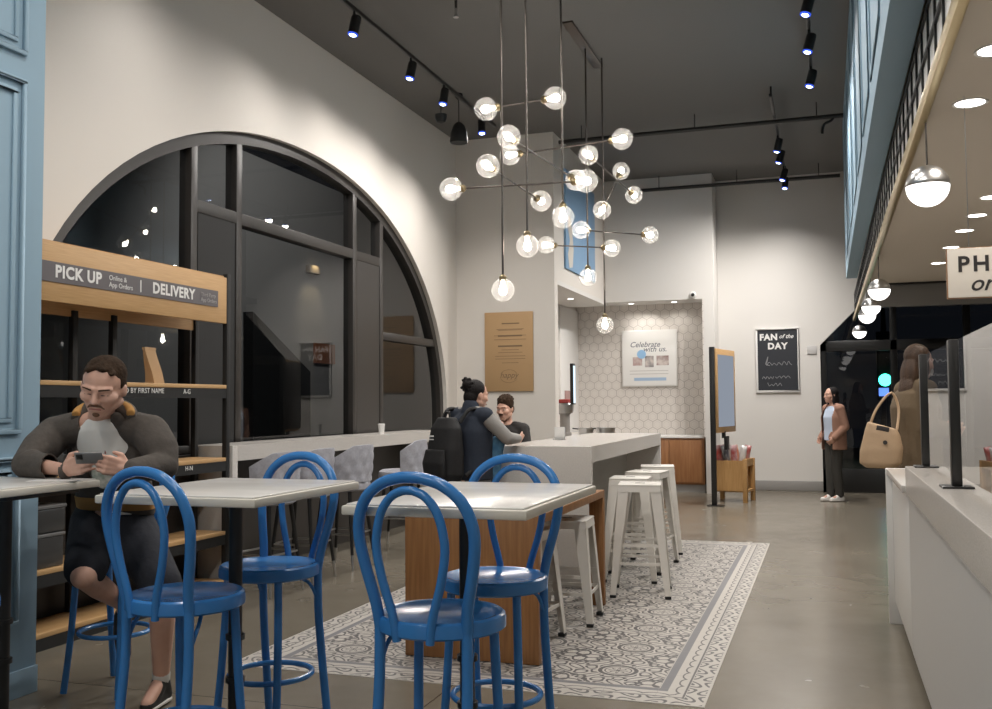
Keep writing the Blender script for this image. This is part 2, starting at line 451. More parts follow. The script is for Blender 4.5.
# far wall to the right of the niche, cut off slantwise above the entrance
P0, P1 = at(820, 345, 'y', YF), at(857, 308, 'y', YF)
poly = [(-1.66, 0), (P0.x, 0), (P0.x, P0.z), (P1.x, P1.z), (P1.x+.3, P1.z+.3), (P1.x+.3, ZC), (-1.66, ZC)]
mb = MB(); mb.prism(poly, 0, .14, MX(((1, 0, 0, 0), (0, 0, 1, YF), (0, 1, 0, 0), (0, 0, 0, 1))))
structure(mb.build('wall_back', M['wall2'], smooth=0))
M['bgrey'] = mat('grey_baseboard', (.30, .29, .28), .4)
structure(MB().box(-1.62, P0.x, YF-.015, YF, .02, .17).build('baseboard_back', M['bgrey'], bevel=.003))
structure(MB().box(XL, XL+.012, AC+AA, YA, 0, .12).box(XL, XS, YA-.012, YA, 0, .12).build('baseboard_left', M['bgrey'], bevel=.003))
# rear and right of the room (behind the camera, behind the service counter)
structure(MB().box(-4.9, 4.2, -3.3, -3.2, 0, ZC).build('wall_front', M['wall2']))
structure(MB().box(3.3, 3.42, -3.2, 16.4, 0, ZC).build('wall_right', M['white']))
# blue panelled wall at the left
BX, BY = -3.74, 3.93
mb = MB().box(XL-.1, BX, -3.2, BY, 0, ZC)
structure(mb.build('wall_blue', M['bluewall'], smooth=0))
def molding(y0, y1, z0, z1):
    m = MB()
    for k, (w, dpt) in enumerate(((0, .020), (.055, .012))):
        a, b_, c, e = y0+w, y1-w, z0+w, z1-w
        t = .022
        for (p, q, r_, s_) in ((a, b_, c, c+t), (a, b_, e-t, e), (a, a+t, c+t, e-t), (b_-t, b_, c+t, e-t)):
            m.box(BX, BX+dpt, p, q, r_, s_)
    return m
zz = [(.35, 1.16), (1.27, 3.02), (3.14, 4.7)]
for i, (a, c) in enumerate(zz):
    for yy in ((1.1, BY-.13), (-1.9, .9)):
        structure(molding(yy[0], yy[1], a, c).build('trim_blue_panel', M['bluewall'], bevel=.005))
structure(MB().box(BX, BX+.016, -3.2, BY, 0, .13).build('baseboard_blue', M['bluewall'], bevel=.004))

# ------------------------------------------------------------------ arched window
FD0, FD1 = XL-.17, XL-.05
wf = structure(bpy.data.objects.new('window_1', None)); COL.objects.link(wf)
arc2 = [arch(PI*i/NA, -.10) for i in range(NA+1)]
a3 = [(FD1, AC-AA+.001, SILL)] + [(FD1, p[0], max(p[1], SILL)) for p in arc] + [(FD1, AC+AA-.001, SILL)]
b3 = [(FD1, AC-AA+.10, SILL)] + [(FD1, p[0], max(p[1], SILL)) for p in arc2] + [(FD1, AC+AA-.10, SILL)]
structure(MB().strip(a3, b3, (FD0-FD1, 0, 0)).build('window_frame', M['bronze'], wf, smooth=0))
def ztop(y): 
    c = min(1, abs(AC-y)/AA); return AZ+AB*(1-c**AN)**(1/AN)
def mull(y, w, z0, z1): structure(MB().box(FD0+.002, FD1-.002, y-w/2, y+w/2, z0, z1).build('mullion', M['bronze'], wf, bevel=.006))
TR = 3.0
for y, w in ((6.56, .085), (7.19, .085), (9.36, .09), (10.02, .09)):
    mull(y, w, SILL, ztop(y)-.05)
structure(MB().box(FD0-.02, FD1-.01, 9.42, 9.98, SILL, TR).build('window_panel', M['bronze'], wf))
structure(MB().box(FD0-.02, FD1-.01, 6.62, 7.14, SILL, TR).build('window_panel', M['black_matte'], wf))
structure(MB().box(FD0+.004, FD1-.004, 6.56, 10.02, TR-.05, TR+.05).build('transom', M['bronze'], wf, bevel=.006))
structure(MB().box(FD0+.004, FD1-.004, 10.02, AC+AA-.05, 2.13, 2.22).build('transom', M['bronze'], wf, bevel=.006))
structure(MB().box(FD0+.004, FD1-.004, AC-AA+.05, 6.56, 2.13, 2.22).build('transom', M['bronze'], wf, bevel=.006))
structure(MB().box(FD0+.006, FD1-.006, AC-AA+.05, AC+AA-.05, SILL, SILL+.07).build('transom', M['bronze'], wf, bevel=.006))
pts = [(p[0], p[1]) for p in arc2 if p[1] > SILL]
poly = [(AC-AA+.1, SILL)] + pts + [(AC+AA-.1, SILL)]
mb = MB(); n = len(poly); mb._add([(XL-.11, p[0], p[1]) for p in poly], [tuple(range(n))])
structure(mb.build('window_pane', M['window'], wf, smooth=0))

# ------------------------------------------------------------------ entrance at the far right: dark storefront with its glass
wd = structure(bpy.data.objects.new('window_2', None)); COL.objects.link(wd)
x0, x1, ys = P0.x-.01, 3.3, YF+.10
fr = M['black']
zh = P0.z
structure(MB().box(x0, x1, ys-.02, ys+.1, zh-.10, zh+.06).build('transom', fr, wd, bevel=.006))
for xx in (x0+.05, .98, 2.0, 3.0): structure(MB().box(xx-.05, xx+.05, ys-.02, ys+.1, 0, 3.6).build('mullion', fr, wd, bevel=.006))
structure(MB().box(x0, x1, ys-.02, ys+.1, 0, .36).build('kick_panel', fr, wd, bevel=.006))
structure(MB().box(x0, x1, ys-.02, ys+.1, 3.5, 4.0).build('transom', fr, wd, bevel=.006))
mb = MB(); mb._add([(x0, ys+.04, .3), (x1, ys+.04, .3), (x1, ys+.04, 3.6), (x0, ys+.04, 3.6)], [(0, 1, 2, 3)])
structure(mb.build('window_pane', M['window'], wd, smooth=0))
structure(MB().box(.36, 3.3, ys-.01, ys+.1, 3.55, ZC).build('wall_over_door', M['black_matte']))
# night street outside
M['asphalt'] = mat('night_asphalt', (.03, .03, .03), .8)
M['outwall'] = mat('stucco_wall', (.32, .31, .30), .9)
structure(MB().box(-16, -4.92, -4, 30, -.12, -.02).box(-4.92, 14, 17.2, 32, -.12, -.02).build('ground_outside', M['asphalt']))

# ------------------------------------------------------------------ canopy above the service counter
CX0, CX1, ZB, ZS = .27, .40, 2.97, 2.60
cf = MB().box(CX0, CX1, -3.2, 13.3, ZB, ZC)
structure(cf.build('wall_canopy_face', M['bluewall'], smooth=0))
mb = MB()
for k in range(12):
    y0 = -1.4+k*1.2
    t = .008
    a, b_, c, e = y0+.12, y0+1.08, ZB+.18, ZC-.15
    for (p, q, r_, s_) in ((a, b_, c, c+.05), (a, b_, e-.05, e), (a, a+.05, c, e), (b_-.05, b_, c, e)):
        mb.box(CX0-t, CX0, p, q, r_, s_)
structure(mb.build('trim_canopy_panel', M['bluewall'], bevel=.004))
M['soffit'] = mat('cream_soffit', (.66, .60, .52), .8)
structure(MB().box(CX1+.026, 3.3, -3.2, 10.75, ZS, ZS+.08).box(CX1, 3.3, -3.2, 10.75, ZS+.5, ZS+.56).build('ceiling_soffit', M['soffit']))
structure(MB().box(CX1+.0185, CX1+.05, -3.2, 15.2, ZS+.08, ZB+.02).build('wall_canopy_back', M['white']))
structure(MB().box(CX1-.008, CX1+.026, -3.2, 15.3, ZS-.028, ZS+.035).build('trim_canopy_gold', M['gold'], bevel=.004))
structure(MB().box(.42, 3.3, 10.75, 10.83, 2.36, 2.62).build('wall_bulkhead', mat('grey_bulkhead', (.22, .215, .21), .25)))
structure(MB().box(.42, 3.3, 10.72, 10.75, ZS-.02, ZS+.02).build('trim_bulkhead', M['black']))
structure(MB().box(CX1+.13, 3.3, 10.83, 16.0, 3.3, 3.4).build('ceiling_entrance', M['black_matte']))
# lattice: black bars in front of the pale backing, a thing of its own with its bars in one pattern
mb = MB(); yy = 0.0
y0, y1, z0, z1 = -.5, 15.2, ZS+.04, ZB
k = 0; yb = y0
while yb < y1:
    mb.box(CX1+.009, CX1+.017, yb-.012, yb+.012, z0, z1); yb += .26
for z in (z0+.01, (z0+z1)/2, z1-.01): mb.box(CX1+.008, CX1+.018, y0, y1, z-.010, z+.010)
o = mb.build('lattice_screen', M['black'], smooth=0)
tag(o, 'long black square lattice below the blue canopy above the service counter', 'lattice')
# ================================================================== furniture
def circ(cx, cy, z, r, n=32): return [(cx+r*math.cos(2*PI*k/n), cy+r*math.sin(2*PI*k/n), z) for k in range(n)]
def catmull(P, n=8):
    P = [V(p) for p in P]; out = []
    for i in range(len(P)-1):
        p0 = P[max(i-1, 0)]; p1 = P[i]; p2 = P[i+1]; p3 = P[min(i+2, len(P)-1)]
        for k in range(n):
            t = k/n
            out.append(.5*((2*p1)+(p2-p0)*t+(2*p0-5*p1+4*p2-p3)*t*t+(3*p1-p0-3*p2+p3)*t**3))
    out.append(P[-1]); return out

# ---- blue bentwood-style bar chair; back towards local -Y
def blue_chair(label, loc, rz):
    t = thing('bar_chair', label, 'chair', loc, rz, 'blue loop back bar chairs')
    ZT, R = .745, .205
    MB().lathe([(0, ZT-.012), (R-.045, ZT-.012), (R-.03, ZT-.004), (R-.012, ZT), (R-.003, ZT-.006), (R, ZT-.018), (R, ZT-.045), (R-.01, ZT-.052), (R-.03, ZT-.05), (0, ZT-.045)], 48).build('seat', M['blue'], t)
    # rear legs continue upward as the outer loop
    def loop(w0, w1, ztop, y0, lean, zs):
        h = ztop-zs
        half = [(w0, .0), (w0+(w1-w0)*.18, .16), (w0+(w1-w0)*.72, .40), (w1, .60), (w1*.955, .74), (w1*.80, .865), (w1*.52, .955), (w1*.22, .993)]
        L = [(-w, y0-lean*f, zs+h*f) for w, f in half]
        return catmull(L+[(0, y0-lean, ztop)]+[(-x, y, z) for x, y, z in reversed(L)], 5)
    yb = -R+.075
    MB().tube(loop(.150, .198, 1.180, yb, .075, ZT-.03), .0182, 14).build('back_loop', M['blue'], t)
    MB().tube(loop(.056, .116, 1.142, yb-.060, .030, ZT-.06), .0138, 12).build('inner_loop', M['blue'], t)
    for s in (-1, 1):
        MB().tube(catmull([(s*.150, yb, ZT-.03), (s*.151, yb-.002, ZT-.2), (s*.155, yb-.02, .35), (s*.163, yb-.06, .01)], 5), .0172, 12).build('leg', M['blue'], t)
        lg = MB().tube(catmull([(s*.135, .10, ZT-.05), (s*.142, .108, .5), (s*.152, .125, .25), (s*.165, .15, .01)], 5), .0160, 12).build('leg', M['blue'], t)
        MB().tube(catmull([(s*.152, yb+.005, ZT-.16), (s*.145, yb+.05, ZT-.085), (s*.11, yb+.10, ZT-.05)], 5), .007, 8).build('brace', M['blue'], t)
    MB().tube(circ(0, -.012, .29, .168, 40), .0115, 10, closed=True).build('foot_ring', M['blue'], t)
    return t
blue_chair('blue loop back bar chair in front centre, nearest to the viewer', (-1.175, 2.93, 0), rad(-5))
blue_chair('blue loop back bar chair at the far side of the right white table', (-1.225, 3.60, 0), rad(174))
blue_chair('blue loop back bar chair at the near side of the middle white table', (-2.165, 2.97, 0), rad(-10))
blue_chair('blue loop back bar chair at the far side of the middle white table', (-2.215, 3.60, 0), rad(170))
blue_chair('blue bar chair that the man with the phone sits on', (-3.375, 4.05, 0), rad(178))
blue_chair('blue bar chair cut by the left edge of the picture', (-2.935, 2.62, 0), rad(10))

# ---- white pedestal bar tables
def bar_table(label, x0, x1, y0, y1, px=0, py=0):
    cx, cy = (x0+x1)/2, (y0+y1)/2
    t = thing('bar_table', label, 'table', (cx, cy, 0), 0, 'white topped bar tables')
    w, d = (x1-x0)/2, (y1-y0)/2; Z = 1.09
    MB().box(-w, w, -d, d, Z-.036, Z-.006).build('table_edge', M['white_edge'], t, bevel=.006, seg=2)
    MB().box(-w+.012, w-.012, -d+.012, d-.012, Z-.008, Z).build('table_top', M['white_top'], t, bevel=.004)
    MB().tube([(px, py, .02), (px, py, Z-.05)], .026, 18).build('pole', M['black'], t)
    for z in (.36, .52): MB().lathe([(.026, z-.012), (.036, z-.010), (.036, z+.010), (.026, z+.012)], 18, MX.Translation((px, py, 0))).build('collar', M['black'], t)
    MB().box(px-.20, px+.20, py-.20, py+.20, Z-.056, Z-.037).build('top_plate', M['black'], t, bevel=.003)
    MB().lathe([(.25, 0), (.25, .008), (.06, .022), (.03, .05), (.03, .06)], 36, MX.Translation((px, py, 0))).build('base', M['black'], t)
    return t
bar_table('white bar table at the right, its top before the wooden block', -1.455, -.845, 2.78, 3.70, -.055)
bar_table('white bar table in the middle, on a black pole between two blue chairs', -2.49, -1.83, 2.88, 3.66)
bar_table('white bar table at the left edge, the man with the phone leans on it', -3.68, -2.985, 2.55, 3.49, .10, .2)

# ---- low wooden block table with its two waterfall ends
WX0, WX1, WY0, WY1, WZ = -2.258, -1.483, 5.08, 6.75, .795
t = thing('waterfall_table', 'brown wooden table with a solid plank end standing on the patterned tiles', 'table', ((WX0+WX1)/2, (WY0+WY1)/2, 0))
w, d = (WX1-WX0)/2, (WY1-WY0)/2
MB().box(-w, w, -d+.055, d, WZ-.05, WZ).build('table_top', M['walnut'], t, bevel=.004)
o = MB().box(-w, w, -d, -d+.055, .006, WZ).build('end_panel', M['walnut'], t, bevel=.004)
for a_, b_ in ((-w, -w+.10), (w-.10, w)): MB().box(a_, b_, d-.055, d, .006, WZ-.05).build('leg', M['walnut'], t, bevel=.004)

# ---- grey quartz island counter
QX0, QX1, QY0, QY1, QZ = -2.46, -1.705, 7.28, 10.60, 1.07
t = thing('island_counter', 'long pale grey stone bar counter with waterfall ends and stools at its side', 'counter', ((QX0+QX1)/2, (QY0+QY1)/2, 0))
w, d = (QX1-QX0)/2, (QY1-QY0)/2
MB().box(-w, w, -d+.07, d-.07, QZ-.125, QZ).build('counter_top', M['quartz'], t)
MB().box(-w, w, -d, -d+.07, .006, QZ).build('end_panel', M['quartz'], t, bevel=.003)
MB().box(-w, w, d-.07, d, .006, QZ).build('end_panel', M['quartz'], t, bevel=.004)
MB().box(-w+.02, w-.36, -d+.07, d-.07, .006, QZ-.126).build('inner_panel', mat('grey_inner_panel', (.40, .40, .38), .5), t)

# ---- white metal stools
def tolix(label, loc, rz, h, group):
    t = thing('metal_stool', label, 'stool', loc, rz, group)
    s = .155; f = .215 if h > .7 else .20
    mb = MB(); mb.box(-s, s, -s, s, h-.012, h)
    seat = mb.build('seat', M['stool'], t, bevel=.010, seg=3)
    mb = MB()
    for k in range(4):
        mm = MX.Rotation(PI/2*k, 4, 'Z')
        mb.strip([(-s+.006, s-.003, h-.008), (s-.006, s-.003, h-.008)], [(-s+.004, s+.003, h-.055), (s-.004, s+.003, h-.055)], (0, -.003, 0)) if k == 0 else None
        if k:
            tmp = MB(); tmp.strip([(-s+.006, s-.003, h-.008), (s-.006, s-.003, h-.008)], [(-s+.004, s+.003, h-.055), (s-.004, s+.003, h-.055)], (0, -.003, 0))
            mb._add(tmp.v, tmp.f, mm)
    mb.build('apron', M['stool'], t, smooth=0)
    MB().box(-.035, .035, -.012, .012, h-.001, h+.0015).build('handle_slot', M['black_matte'], t)
    for k in range(4):
        mm = MX.Rotation(PI/2*k, 4, 'Z')
        mb = MB(); a0, a1 = .078, .040
        tp, bt = (s-.002, h-.03), (f, .02)
        # folded sheet leg: two tapering faces meeting at the corner
        A = [V((tp[0], tp[0], tp[1])), V((bt[0], bt[0], bt[1]))]
        B = [V((tp[0]-a0, tp[0], tp[1])), V((bt[0]-a1, bt[0], bt[1]))]
        Cc = [V((tp[0], tp[0]-a0, tp[1])), V((bt[0], bt[0]-a1, bt[1]))]
        tmp = MB(); tmp.strip(A, B, (0, -.004, 0)); tmp.strip(A, Cc, (-.004, 0, 0))
        mb._add(tmp.v, tmp.f, mm)
        lg = mb.build('leg', M['stool'], t, bevel=.0015, seg=1, smooth=0)
        MB().box(f-.042, f+.002, f-.042, f+.002, .003, .024, mm).build('foot_cap', M['black'], lg, bevel=.004)
        for zz, nm in ((h*.30, 'brace'), (h*.46, 'brace')):
            if zz > h*.4 and k % 2: continue
            q = s+(f-s)*(1-zz/h)-.012
            mb = MB(); mb.box(-q, q, q-.004, q+.004, zz-.010, zz+.010, mm); mb.build(nm, M['stool'], t)
    return t
G = 'white metal stools'
tolix('white metal bar stool in front of the stone counter, nearest of its row', (-1.32, 7.22, .003), rad(8), .805, G)
tolix('white metal bar stool second from the near end of the stone counter', (-1.50, 7.80, .003), rad(4), .805, G)
tolix('white metal bar stool third from the near end of the stone counter', (-1.49, 8.50, .003), rad(-6), .805, G)
tolix('white metal bar stool at the far end of the stone counter', (-1.53, 9.28, .003), rad(10), .805, G)
tolix('low white metal stool under the side of the wooden table, farther one', (-1.62, 6.22, .003), rad(3), .655, G)
tolix('low white metal stool under the wooden table, nearer one behind a blue chair', (-1.73, 5.60, .003), rad(-5), .655, G)

# ---- window bar with tufted chairs
t = thing('window_counter', 'long white stone bar running along the arched window', 'counter', (-4.48, 8.6, 0))
MB().box(-.18, .18, -2.07, 2.07, .975, 1.095).build('counter_top', M['quartz'], t)
MB().box(-.18, .18, -2.14, -2.07, .006, 1.095).build('end_panel', M['quartz'], t, bevel=.003)
MB().box(-.18, .18, 2.07, 2.14, .006, 1.095).build('end_panel', M['quartz'], t, bevel=.004)
def tufted(label, loc, rz):
    # faces local +Y, low curved back at -Y
    t = thing('tufted_bar_chair', label, 'chair', loc, rz, 'grey tufted bar chairs at the window')
    mb = MB(); nu, nv = 28, 16
    def shell(off):
        g = []
        for j in range(nv+1):
            v_ = j/nv
            for i in range(nu+1):
                u_ = i/nu*2-1
                a = u_*rad(78); R = .222-.02*v_
                z = .74+v_*.315*(1-.10*u_*u_-.38*max(0, abs(u_)-.5)*1.2)
                tuft = .020*(1-v_**6)*(1-abs(u_)**6)*abs(math.sin(PI*(u_*3.0+v_*1.5))*math.sin(PI*(u_*3.0-v_*1.5)))
                rr = R+off*(1)+(tuft if off > 0 else 0) + .05*v_
                g.append((rr*math.sin(a), -rr*math.cos(a)*.92, z))
        return g
    A, B = shell(.02), shell(-.015); n = len(A); w_ = nu+1
    fs = []
    for j in range(nv):
        for i in range(nu):
            q = (j*w_+i, j*w_+i+1, (j+1)*w_+i+1, (j+1)*w_+i); fs.append(q); fs.append(tuple(k+n for k in reversed(q)))
    for i in range(nu):
        fs.append((nv*w_+i, nv*w_+i+1, n+nv*w_+i+1, n+nv*w_+i)); fs.append((i+1, i, n+i, n+i+1))
    for j in range(nv):
        fs.append((j*w_, (j+1)*w_, n+(j+1)*w_, n+j*w_)); fs.append((j*w_+nu, n+j*w_+nu, n+(j+1)*w_+nu, (j+1)*w_+nu))
    mb._add(A+B, fs); mb.build('backrest', M['fabric_grey'], t, smooth=60)
    MB().lathe([(0, .66), (.20, .66), (.225, .675), (.232, .71), (.222, .745), (.19, .762), (0, .768)], 32).build('seat', M['fabric_grey'], t)
    for sx_ in (-1, 1):
        for sy_ in (-1, 1):
            lg = MB().tube([(sx_*.13, sy_*.13, .665), (sx_*.185, sy_*.185, .13)], [.018, .013], 10).build('leg', M['black'], t)
            MB().tube([(sx_*.185, sy_*.185, .13), (sx_*.198, sy_*.198, .0)], [.0135, .010], 10).build('leg_tip', M['steel'], lg)
    q = .172
    MB().tube([(-q, -q, .30), (q, -q, .30), (q, q, .30), (-q, q, .30)], .008, 8, closed=True).build('foot_rail', M['steel'], t)
    return t
for i, (y_, x_, r_) in enumerate(((6.48, -4.02, 84), (7.04, -4.03, 92), (7.70, -4.00, 88), (8.88, -3.98, 100))):
    tufted(['grey tufted bar chair at the window bar, nearest to the pick up shelf', 'grey tufted bar chair at the window bar, second from the pick up shelf',
            'grey tufted bar chair at the window bar, third from the pick up shelf', 'grey tufted bar chair at the window bar beside the standing person with the backpack'][i], (x_, y_, 0), rad(r_))
o = MB().lathe([(0, 0), (.027, 0), (.036, .09), (.038, .092), (.036, .094), (.030, .088), (.022, .01), (0, .01)], 24)
c = at(398, 433, 'z', 1.095)
t = thing('paper_cup', 'small white paper cup standing on the window bar', 'cup', (-4.42, 9.35, 1.095))
o.build('cup_body', M['plastic_white'], t)
MB().lathe([(.0385, .092), (.0385, .100), (.030, .104), (0, .104)], 24).build('lid', M['plastic_white'], t)

# ---- pick up shelf
SX, SXB, SY0, SY1 = -4.30, -4.62, 4.25, 6.42
t = thing('pickup_shelf', 'tall black shelf with wooden boards and a wooden pick up and delivery header', 'shelf', (SX, SY0, 0))
D = SX-SXB; L = SY1-SY0
hd = MB().box(-.03, 0, 0, L-.05, 2.02, 2.37).build('header', M['bamboo'], t, bevel=.003)
M['slate'] = mat('grey_slate_sign', (.125, .112, .118), .5)
ss = MB().box(0, .006, L-2.05, L-.17, 2.135, 2.255).build('sign_strip', M['slate'], hd)
def onshelf(y, z, dx=.008): return frame((0, 1, 0), (0, 0, 1), (dx, y-SY0, z))
y0s = float(at(50, 270, 'x', SX).y)
def ly(px, py): return at(px, py, 'x', SX).y
ts = .088
text('PICK UP', ts*1.15, M['lettering'], hd, onshelf((ly(50, 275)+ly(104, 284))/2, 2.197), bold=.0035, space=1.08)
text('Online &', ts*.52, M['lettering'], hd, onshelf(ly(108, 279), 2.216), align='LEFT')
text('App Orders', ts*.52, M['lettering'], hd, onshelf(ly(108, 284), 2.172), align='LEFT')
MB().box(.006, .0075, ly(140, 286)-SY0-.005, ly(140, 286)-SY0+.005, 2.155, 2.235).build('divider', M['lettering'], hd)
text('DELIVERY', ts*1.15, M['lettering'], hd, onshelf((ly(148, 288)+ly(197, 295))/2, 2.195), bold=.0035, space=1.08)
text('Third Party', ts*.45, mat('faded_lettering', (.42, .40, .39), .6), hd, onshelf(ly(200, 291), 2.212), align='LEFT')
text('App Orders', ts*.45, bpy.data.materials['faded_lettering'], hd, onshelf(ly(200, 296), 2.172), align='LEFT')
for yy in (0.02, .52, .86, 1.23, L-.02):
    for xx in ((0-.02, -D+.02) if yy in (.02, L-.02) else (-D+.02,)):
        MB().box(xx-.02, xx+.02, yy-.022, yy+.022, .0, 2.40 if yy == L-.02 else 2.02).build('post', M['black_matte'], t, bevel=.003)
for z in (1.556, 1.01, .46, .10):
    MB().box(-D, .0, .0, L-.045, z-.028, z).build('shelf_board', M['bamboo'], t, bevel=.003)
    MB().box(-.012, -.002, .0, L-.045, z-.10, z-.029).build('front_rail', M['black_matte'], t)
MB().box(-D, -.03, .0, L-.045, 2.37, 2.385).build('top_board', M['bamboo'], t)
MB().box(-D, -D+.02, .0, L-.045, 1.98, 2.06).build('rear_rail', M['bamboo'], t)
lt = .048
text('ALPHABETIZED BY FIRST NAME', lt, M['lettering'], t, onshelf(ly(166, 392)-.02, 1.502, .0005), align='RIGHT', space=1.05)
for (s_, z_, px_, py_) in (('A-G', 1.50, 187, 392), ('H-N', .955, 189, 470), ('O-Z', .405, 189, 540)):
    text(s_, lt, M['lettering'], t, onshelf(ly(px_, py_), z_, .0005))
# things lying on the shelf
bp = at(153, 384, 'x', -4.45)
t = thing('paper_bag', 'tall brown paper bag standing on the upper shelf board', 'bag', (-4.45, 5.735, 1.556), rad(8))
pr = [(0, .0), (-.02, .08), (-.055, .16), (-.085, .235)]
mb = MB()
for i in range(3):
    (o0, h0), (o1, h1) = pr[i], pr[i+1]
    w0 = .068; dd0, dd1 = .035-.009*i, .035-.009*(i+1)
    mb._add([(-dd0, o0-w0, h0), (dd0, o0-w0, h0), (dd0, o0+w0, h0), (-dd0, o0+w0, h0), (-dd1, o1-w0, h1), (dd1, o1-w0, h1), (dd1, o1+w0, h1), (-dd1, o1+w0, h1)],
            [(0, 1, 5, 4), (1, 2, 6, 5), (2, 3, 7, 6), (3, 0, 4, 7)] + ([(3, 2, 1, 0)] if i == 0 else []) + ([(4, 5, 6, 7)] if i == 2 else []))
mb.build('bag_body', M['kraft'], t, smooth=0)
MB().box(-.012, .012, -.085-.07, -.085+.07, .232, .25).build('folded_top', M['kraft'], t)
M['clearbox'] = mat('dark_plastic_box', (.045, .045, .045), .25)
for i, (yy, z, sx_, sz_) in enumerate(((4.60, 1.01, .3, .16), (4.60, .46, .32, .20), (4.62, .46+.204, .3, .16))):
    t = thing('storage_box', ['dark plastic tub on the middle shelf board behind the blue wall', 'dark plastic tub on the low shelf board, lower of two', 'dark plastic tub on the low shelf board, upper of two'][i], 'box', (-4.45, yy, z), 0, 'tubs on the pick up shelf')
    MB().box(-.12, .12, -sx_/2, sx_/2, .0, sz_-.02).build('tub', M['clearbox'], t, bevel=.012)
    MB().box(-.125, .125, -sx_/2-.005, sx_/2+.005, sz_-.02, sz_).build('lid', mat('grey_lid', (.14, .14, .14), .4), t, bevel=.005)

# ---- service counter at the right
KX = .372
t = thing('service_counter', 'long white service counter with a raised stone ledge along the right', 'counter', (KX, 0, 0))
M['whitepanel'] = mat('white_counter_panel', (.66, .65, .63), .30)
sl = bpy.data.materials.new('shaded_slatted_panel'); sl.use_nodes = True
nt = sl.node_tree; b = nt.nodes['Principled BSDF']; tc = nt.nodes.new('ShaderNodeTexCoord'); sx = nt.nodes.new('ShaderNodeSeparateXYZ')
nt.links.new(tc.outputs['Object'], sx.inputs[0]); y = E(nt, sx.outputs[1])
b.inputs['Base Color'].default_value = (.50, .49, .475, 1); b.inputs['Roughness'].default_value = .35  # white panel, its tone lowered to carry the shade on the counter front
gr = ((y/.075).fract()-.5).abs().gt(.44)
bp_ = nt.nodes.new('ShaderNodeBump'); bp_.inputs['Strength'].default_value = .8; bp_.inputs['Distance'].default_value = .006; bp_.invert = True
nt.links.new(gr.v, bp_.inputs['Height']); nt.links.new(bp_.outputs[0], b.inputs['Normal'])
MB().box(.006, .50, -2.5, 5.37, .14, .925).build('front_panel', sl, t, smooth=0)
MB().box(-.006, .50, -2.5, 5.38, .926, 1.07).build('ledge', M['quartz'], t, bevel=.005)
MB().box(.50, 1.05, -2.5, 5.37, .14, .90).build('inner_counter', M['white'], t, bevel=.004)
MB().box(.006, 1.05, 5.385, 6.70, .14, .935).build('end_cabinet', M['whitepanel'], t, bevel=.003)
MB().box(-.026, 1.05, 5.385, 6.70, .936, .972).build('low_top', M['quartz'], t, bevel=.004)
MB().box(-.030, 1.05, 6.701, 6.74, .0, .972).build('end_panel', M['whitepanel'], t, bevel=.003)
MB().box(.08, .95, -2.5, 6.70, .0, .139).build('toe_kick', M['black_matte'], t)
# shield: posts and clear panes
t = thing('counter_shield', 'clear counter shield held by slim black posts on the white ledge', 'shield', (.457, 4.5, 1.07))
for y_ in (5.30, 4.08, 2.5):
    p = MB().box(-.018, .018, y_-4.5-.026, y_-4.5+.026, .006, .56).build('post', M['black'], t, bevel=.004)
    MB().box(-.055, .055, y_-4.5-.06, y_-4.5+.06, .0, .008).build('base_plate', M['black'], p, bevel=.002)
mb = MB(); mb._add([(.0, -5.5, .02), (.0, .84, .02), (.0, .84, .552), (.0, -5.5, .552)], [(0, 1, 2, 3)])
mb.build('pane', M['shield'], t, smooth=0)
# cups behind the shield
for i, (px, py, y_) in enumerate(((981, 492, 4.1), (992, 498, 3.9))):
    c = at(px, py, 'y', y_)
    t = thing('cup_stack', ['tall stack of paper cups behind the shield, left one', 'tall stack of paper cups behind the shield, cut by the picture edge'][i], 'cups', ((.64, .67)[i], y_, 1.07), 0, 'cup stacks behind the shield')
    for k in range(10):
        z = k*.017
        MB().lathe([(.027, z), (.038, z+.06), (.041, z+.062), (.041, z+.068), (.036, z+.068), (.026, z+.006)], 20).build('cup', M['kraft'] if k > 7 else M['plastic_white'], t)
# phone orders sign
c0, c1, c2 = at(947, 249, 'y', 4.2), at(992, 246, 'y', 4.2), at(950, 298, 'y', 4.2)
t = thing('hanging_sign', 'white hanging sign for phone orders with brown wooden edge', 'sign', (c0.x, 4.2, c2.z))
sh = c0.z-c2.z; sw = .56
MB().box(0, sw, 0, .03, 0, sh).build('sign_board', mat('sign_cream', (.80, .74, .66), .6), t, bevel=.003)
MB().box(-.003, sw+.003, .006, .024, -.003, sh+.003).build('edge_band', M['walnut'], t)
fr_ = lambda x_, z_: frame((1, 0, 0), (0, 0, 1), (x_, -.0008, z_))
text('PHONE', .085, M['ink'], t, fr_(.035, sh*.66), align='LEFT', space=1.25, bold=.0022)
text('orders', .088, M['ink'], t, fr_(.075, sh*.27), align='LEFT', shear=.35, bold=.001)
for x_ in (.08, sw-.08): MB().tube([(x_, .015, sh+.006), (x_, .015, ZS-c2.z)], .002, 6).build('hanging_wire', M['steel'], t)

# ---- sink cabinet in the niche, tea urn and things on it
a, b2 = at(664, 437, 'y', 15.5), at(703, 437, 'y', 15.5)
t = thing('niche_cabinet', 'warm wooden cabinet with a white top below the poster in the tiled niche', 'cabinet', (-2.9, 15.8, 0))
MB().box(-1.05, 1.08, -.30, .34, .12, .84).build('cabinet_body', M['cabwood'], t, bevel=.003)
for k in range(4): 
    dd = MB().box(-1.02+k*.52, -.51+k*.52, -.318, -.300, .15, .81).build('door', M['cabwood'], t, bevel=.003)
MB().box(-1.05, 1.08, -.33, .34, .84, .875).build('cabinet_top', M['white'], t, bevel=.004)
MB().box(-1.05, 1.08, -.26, .34, .0, .12).build('plinth', M['bgrey'], t)
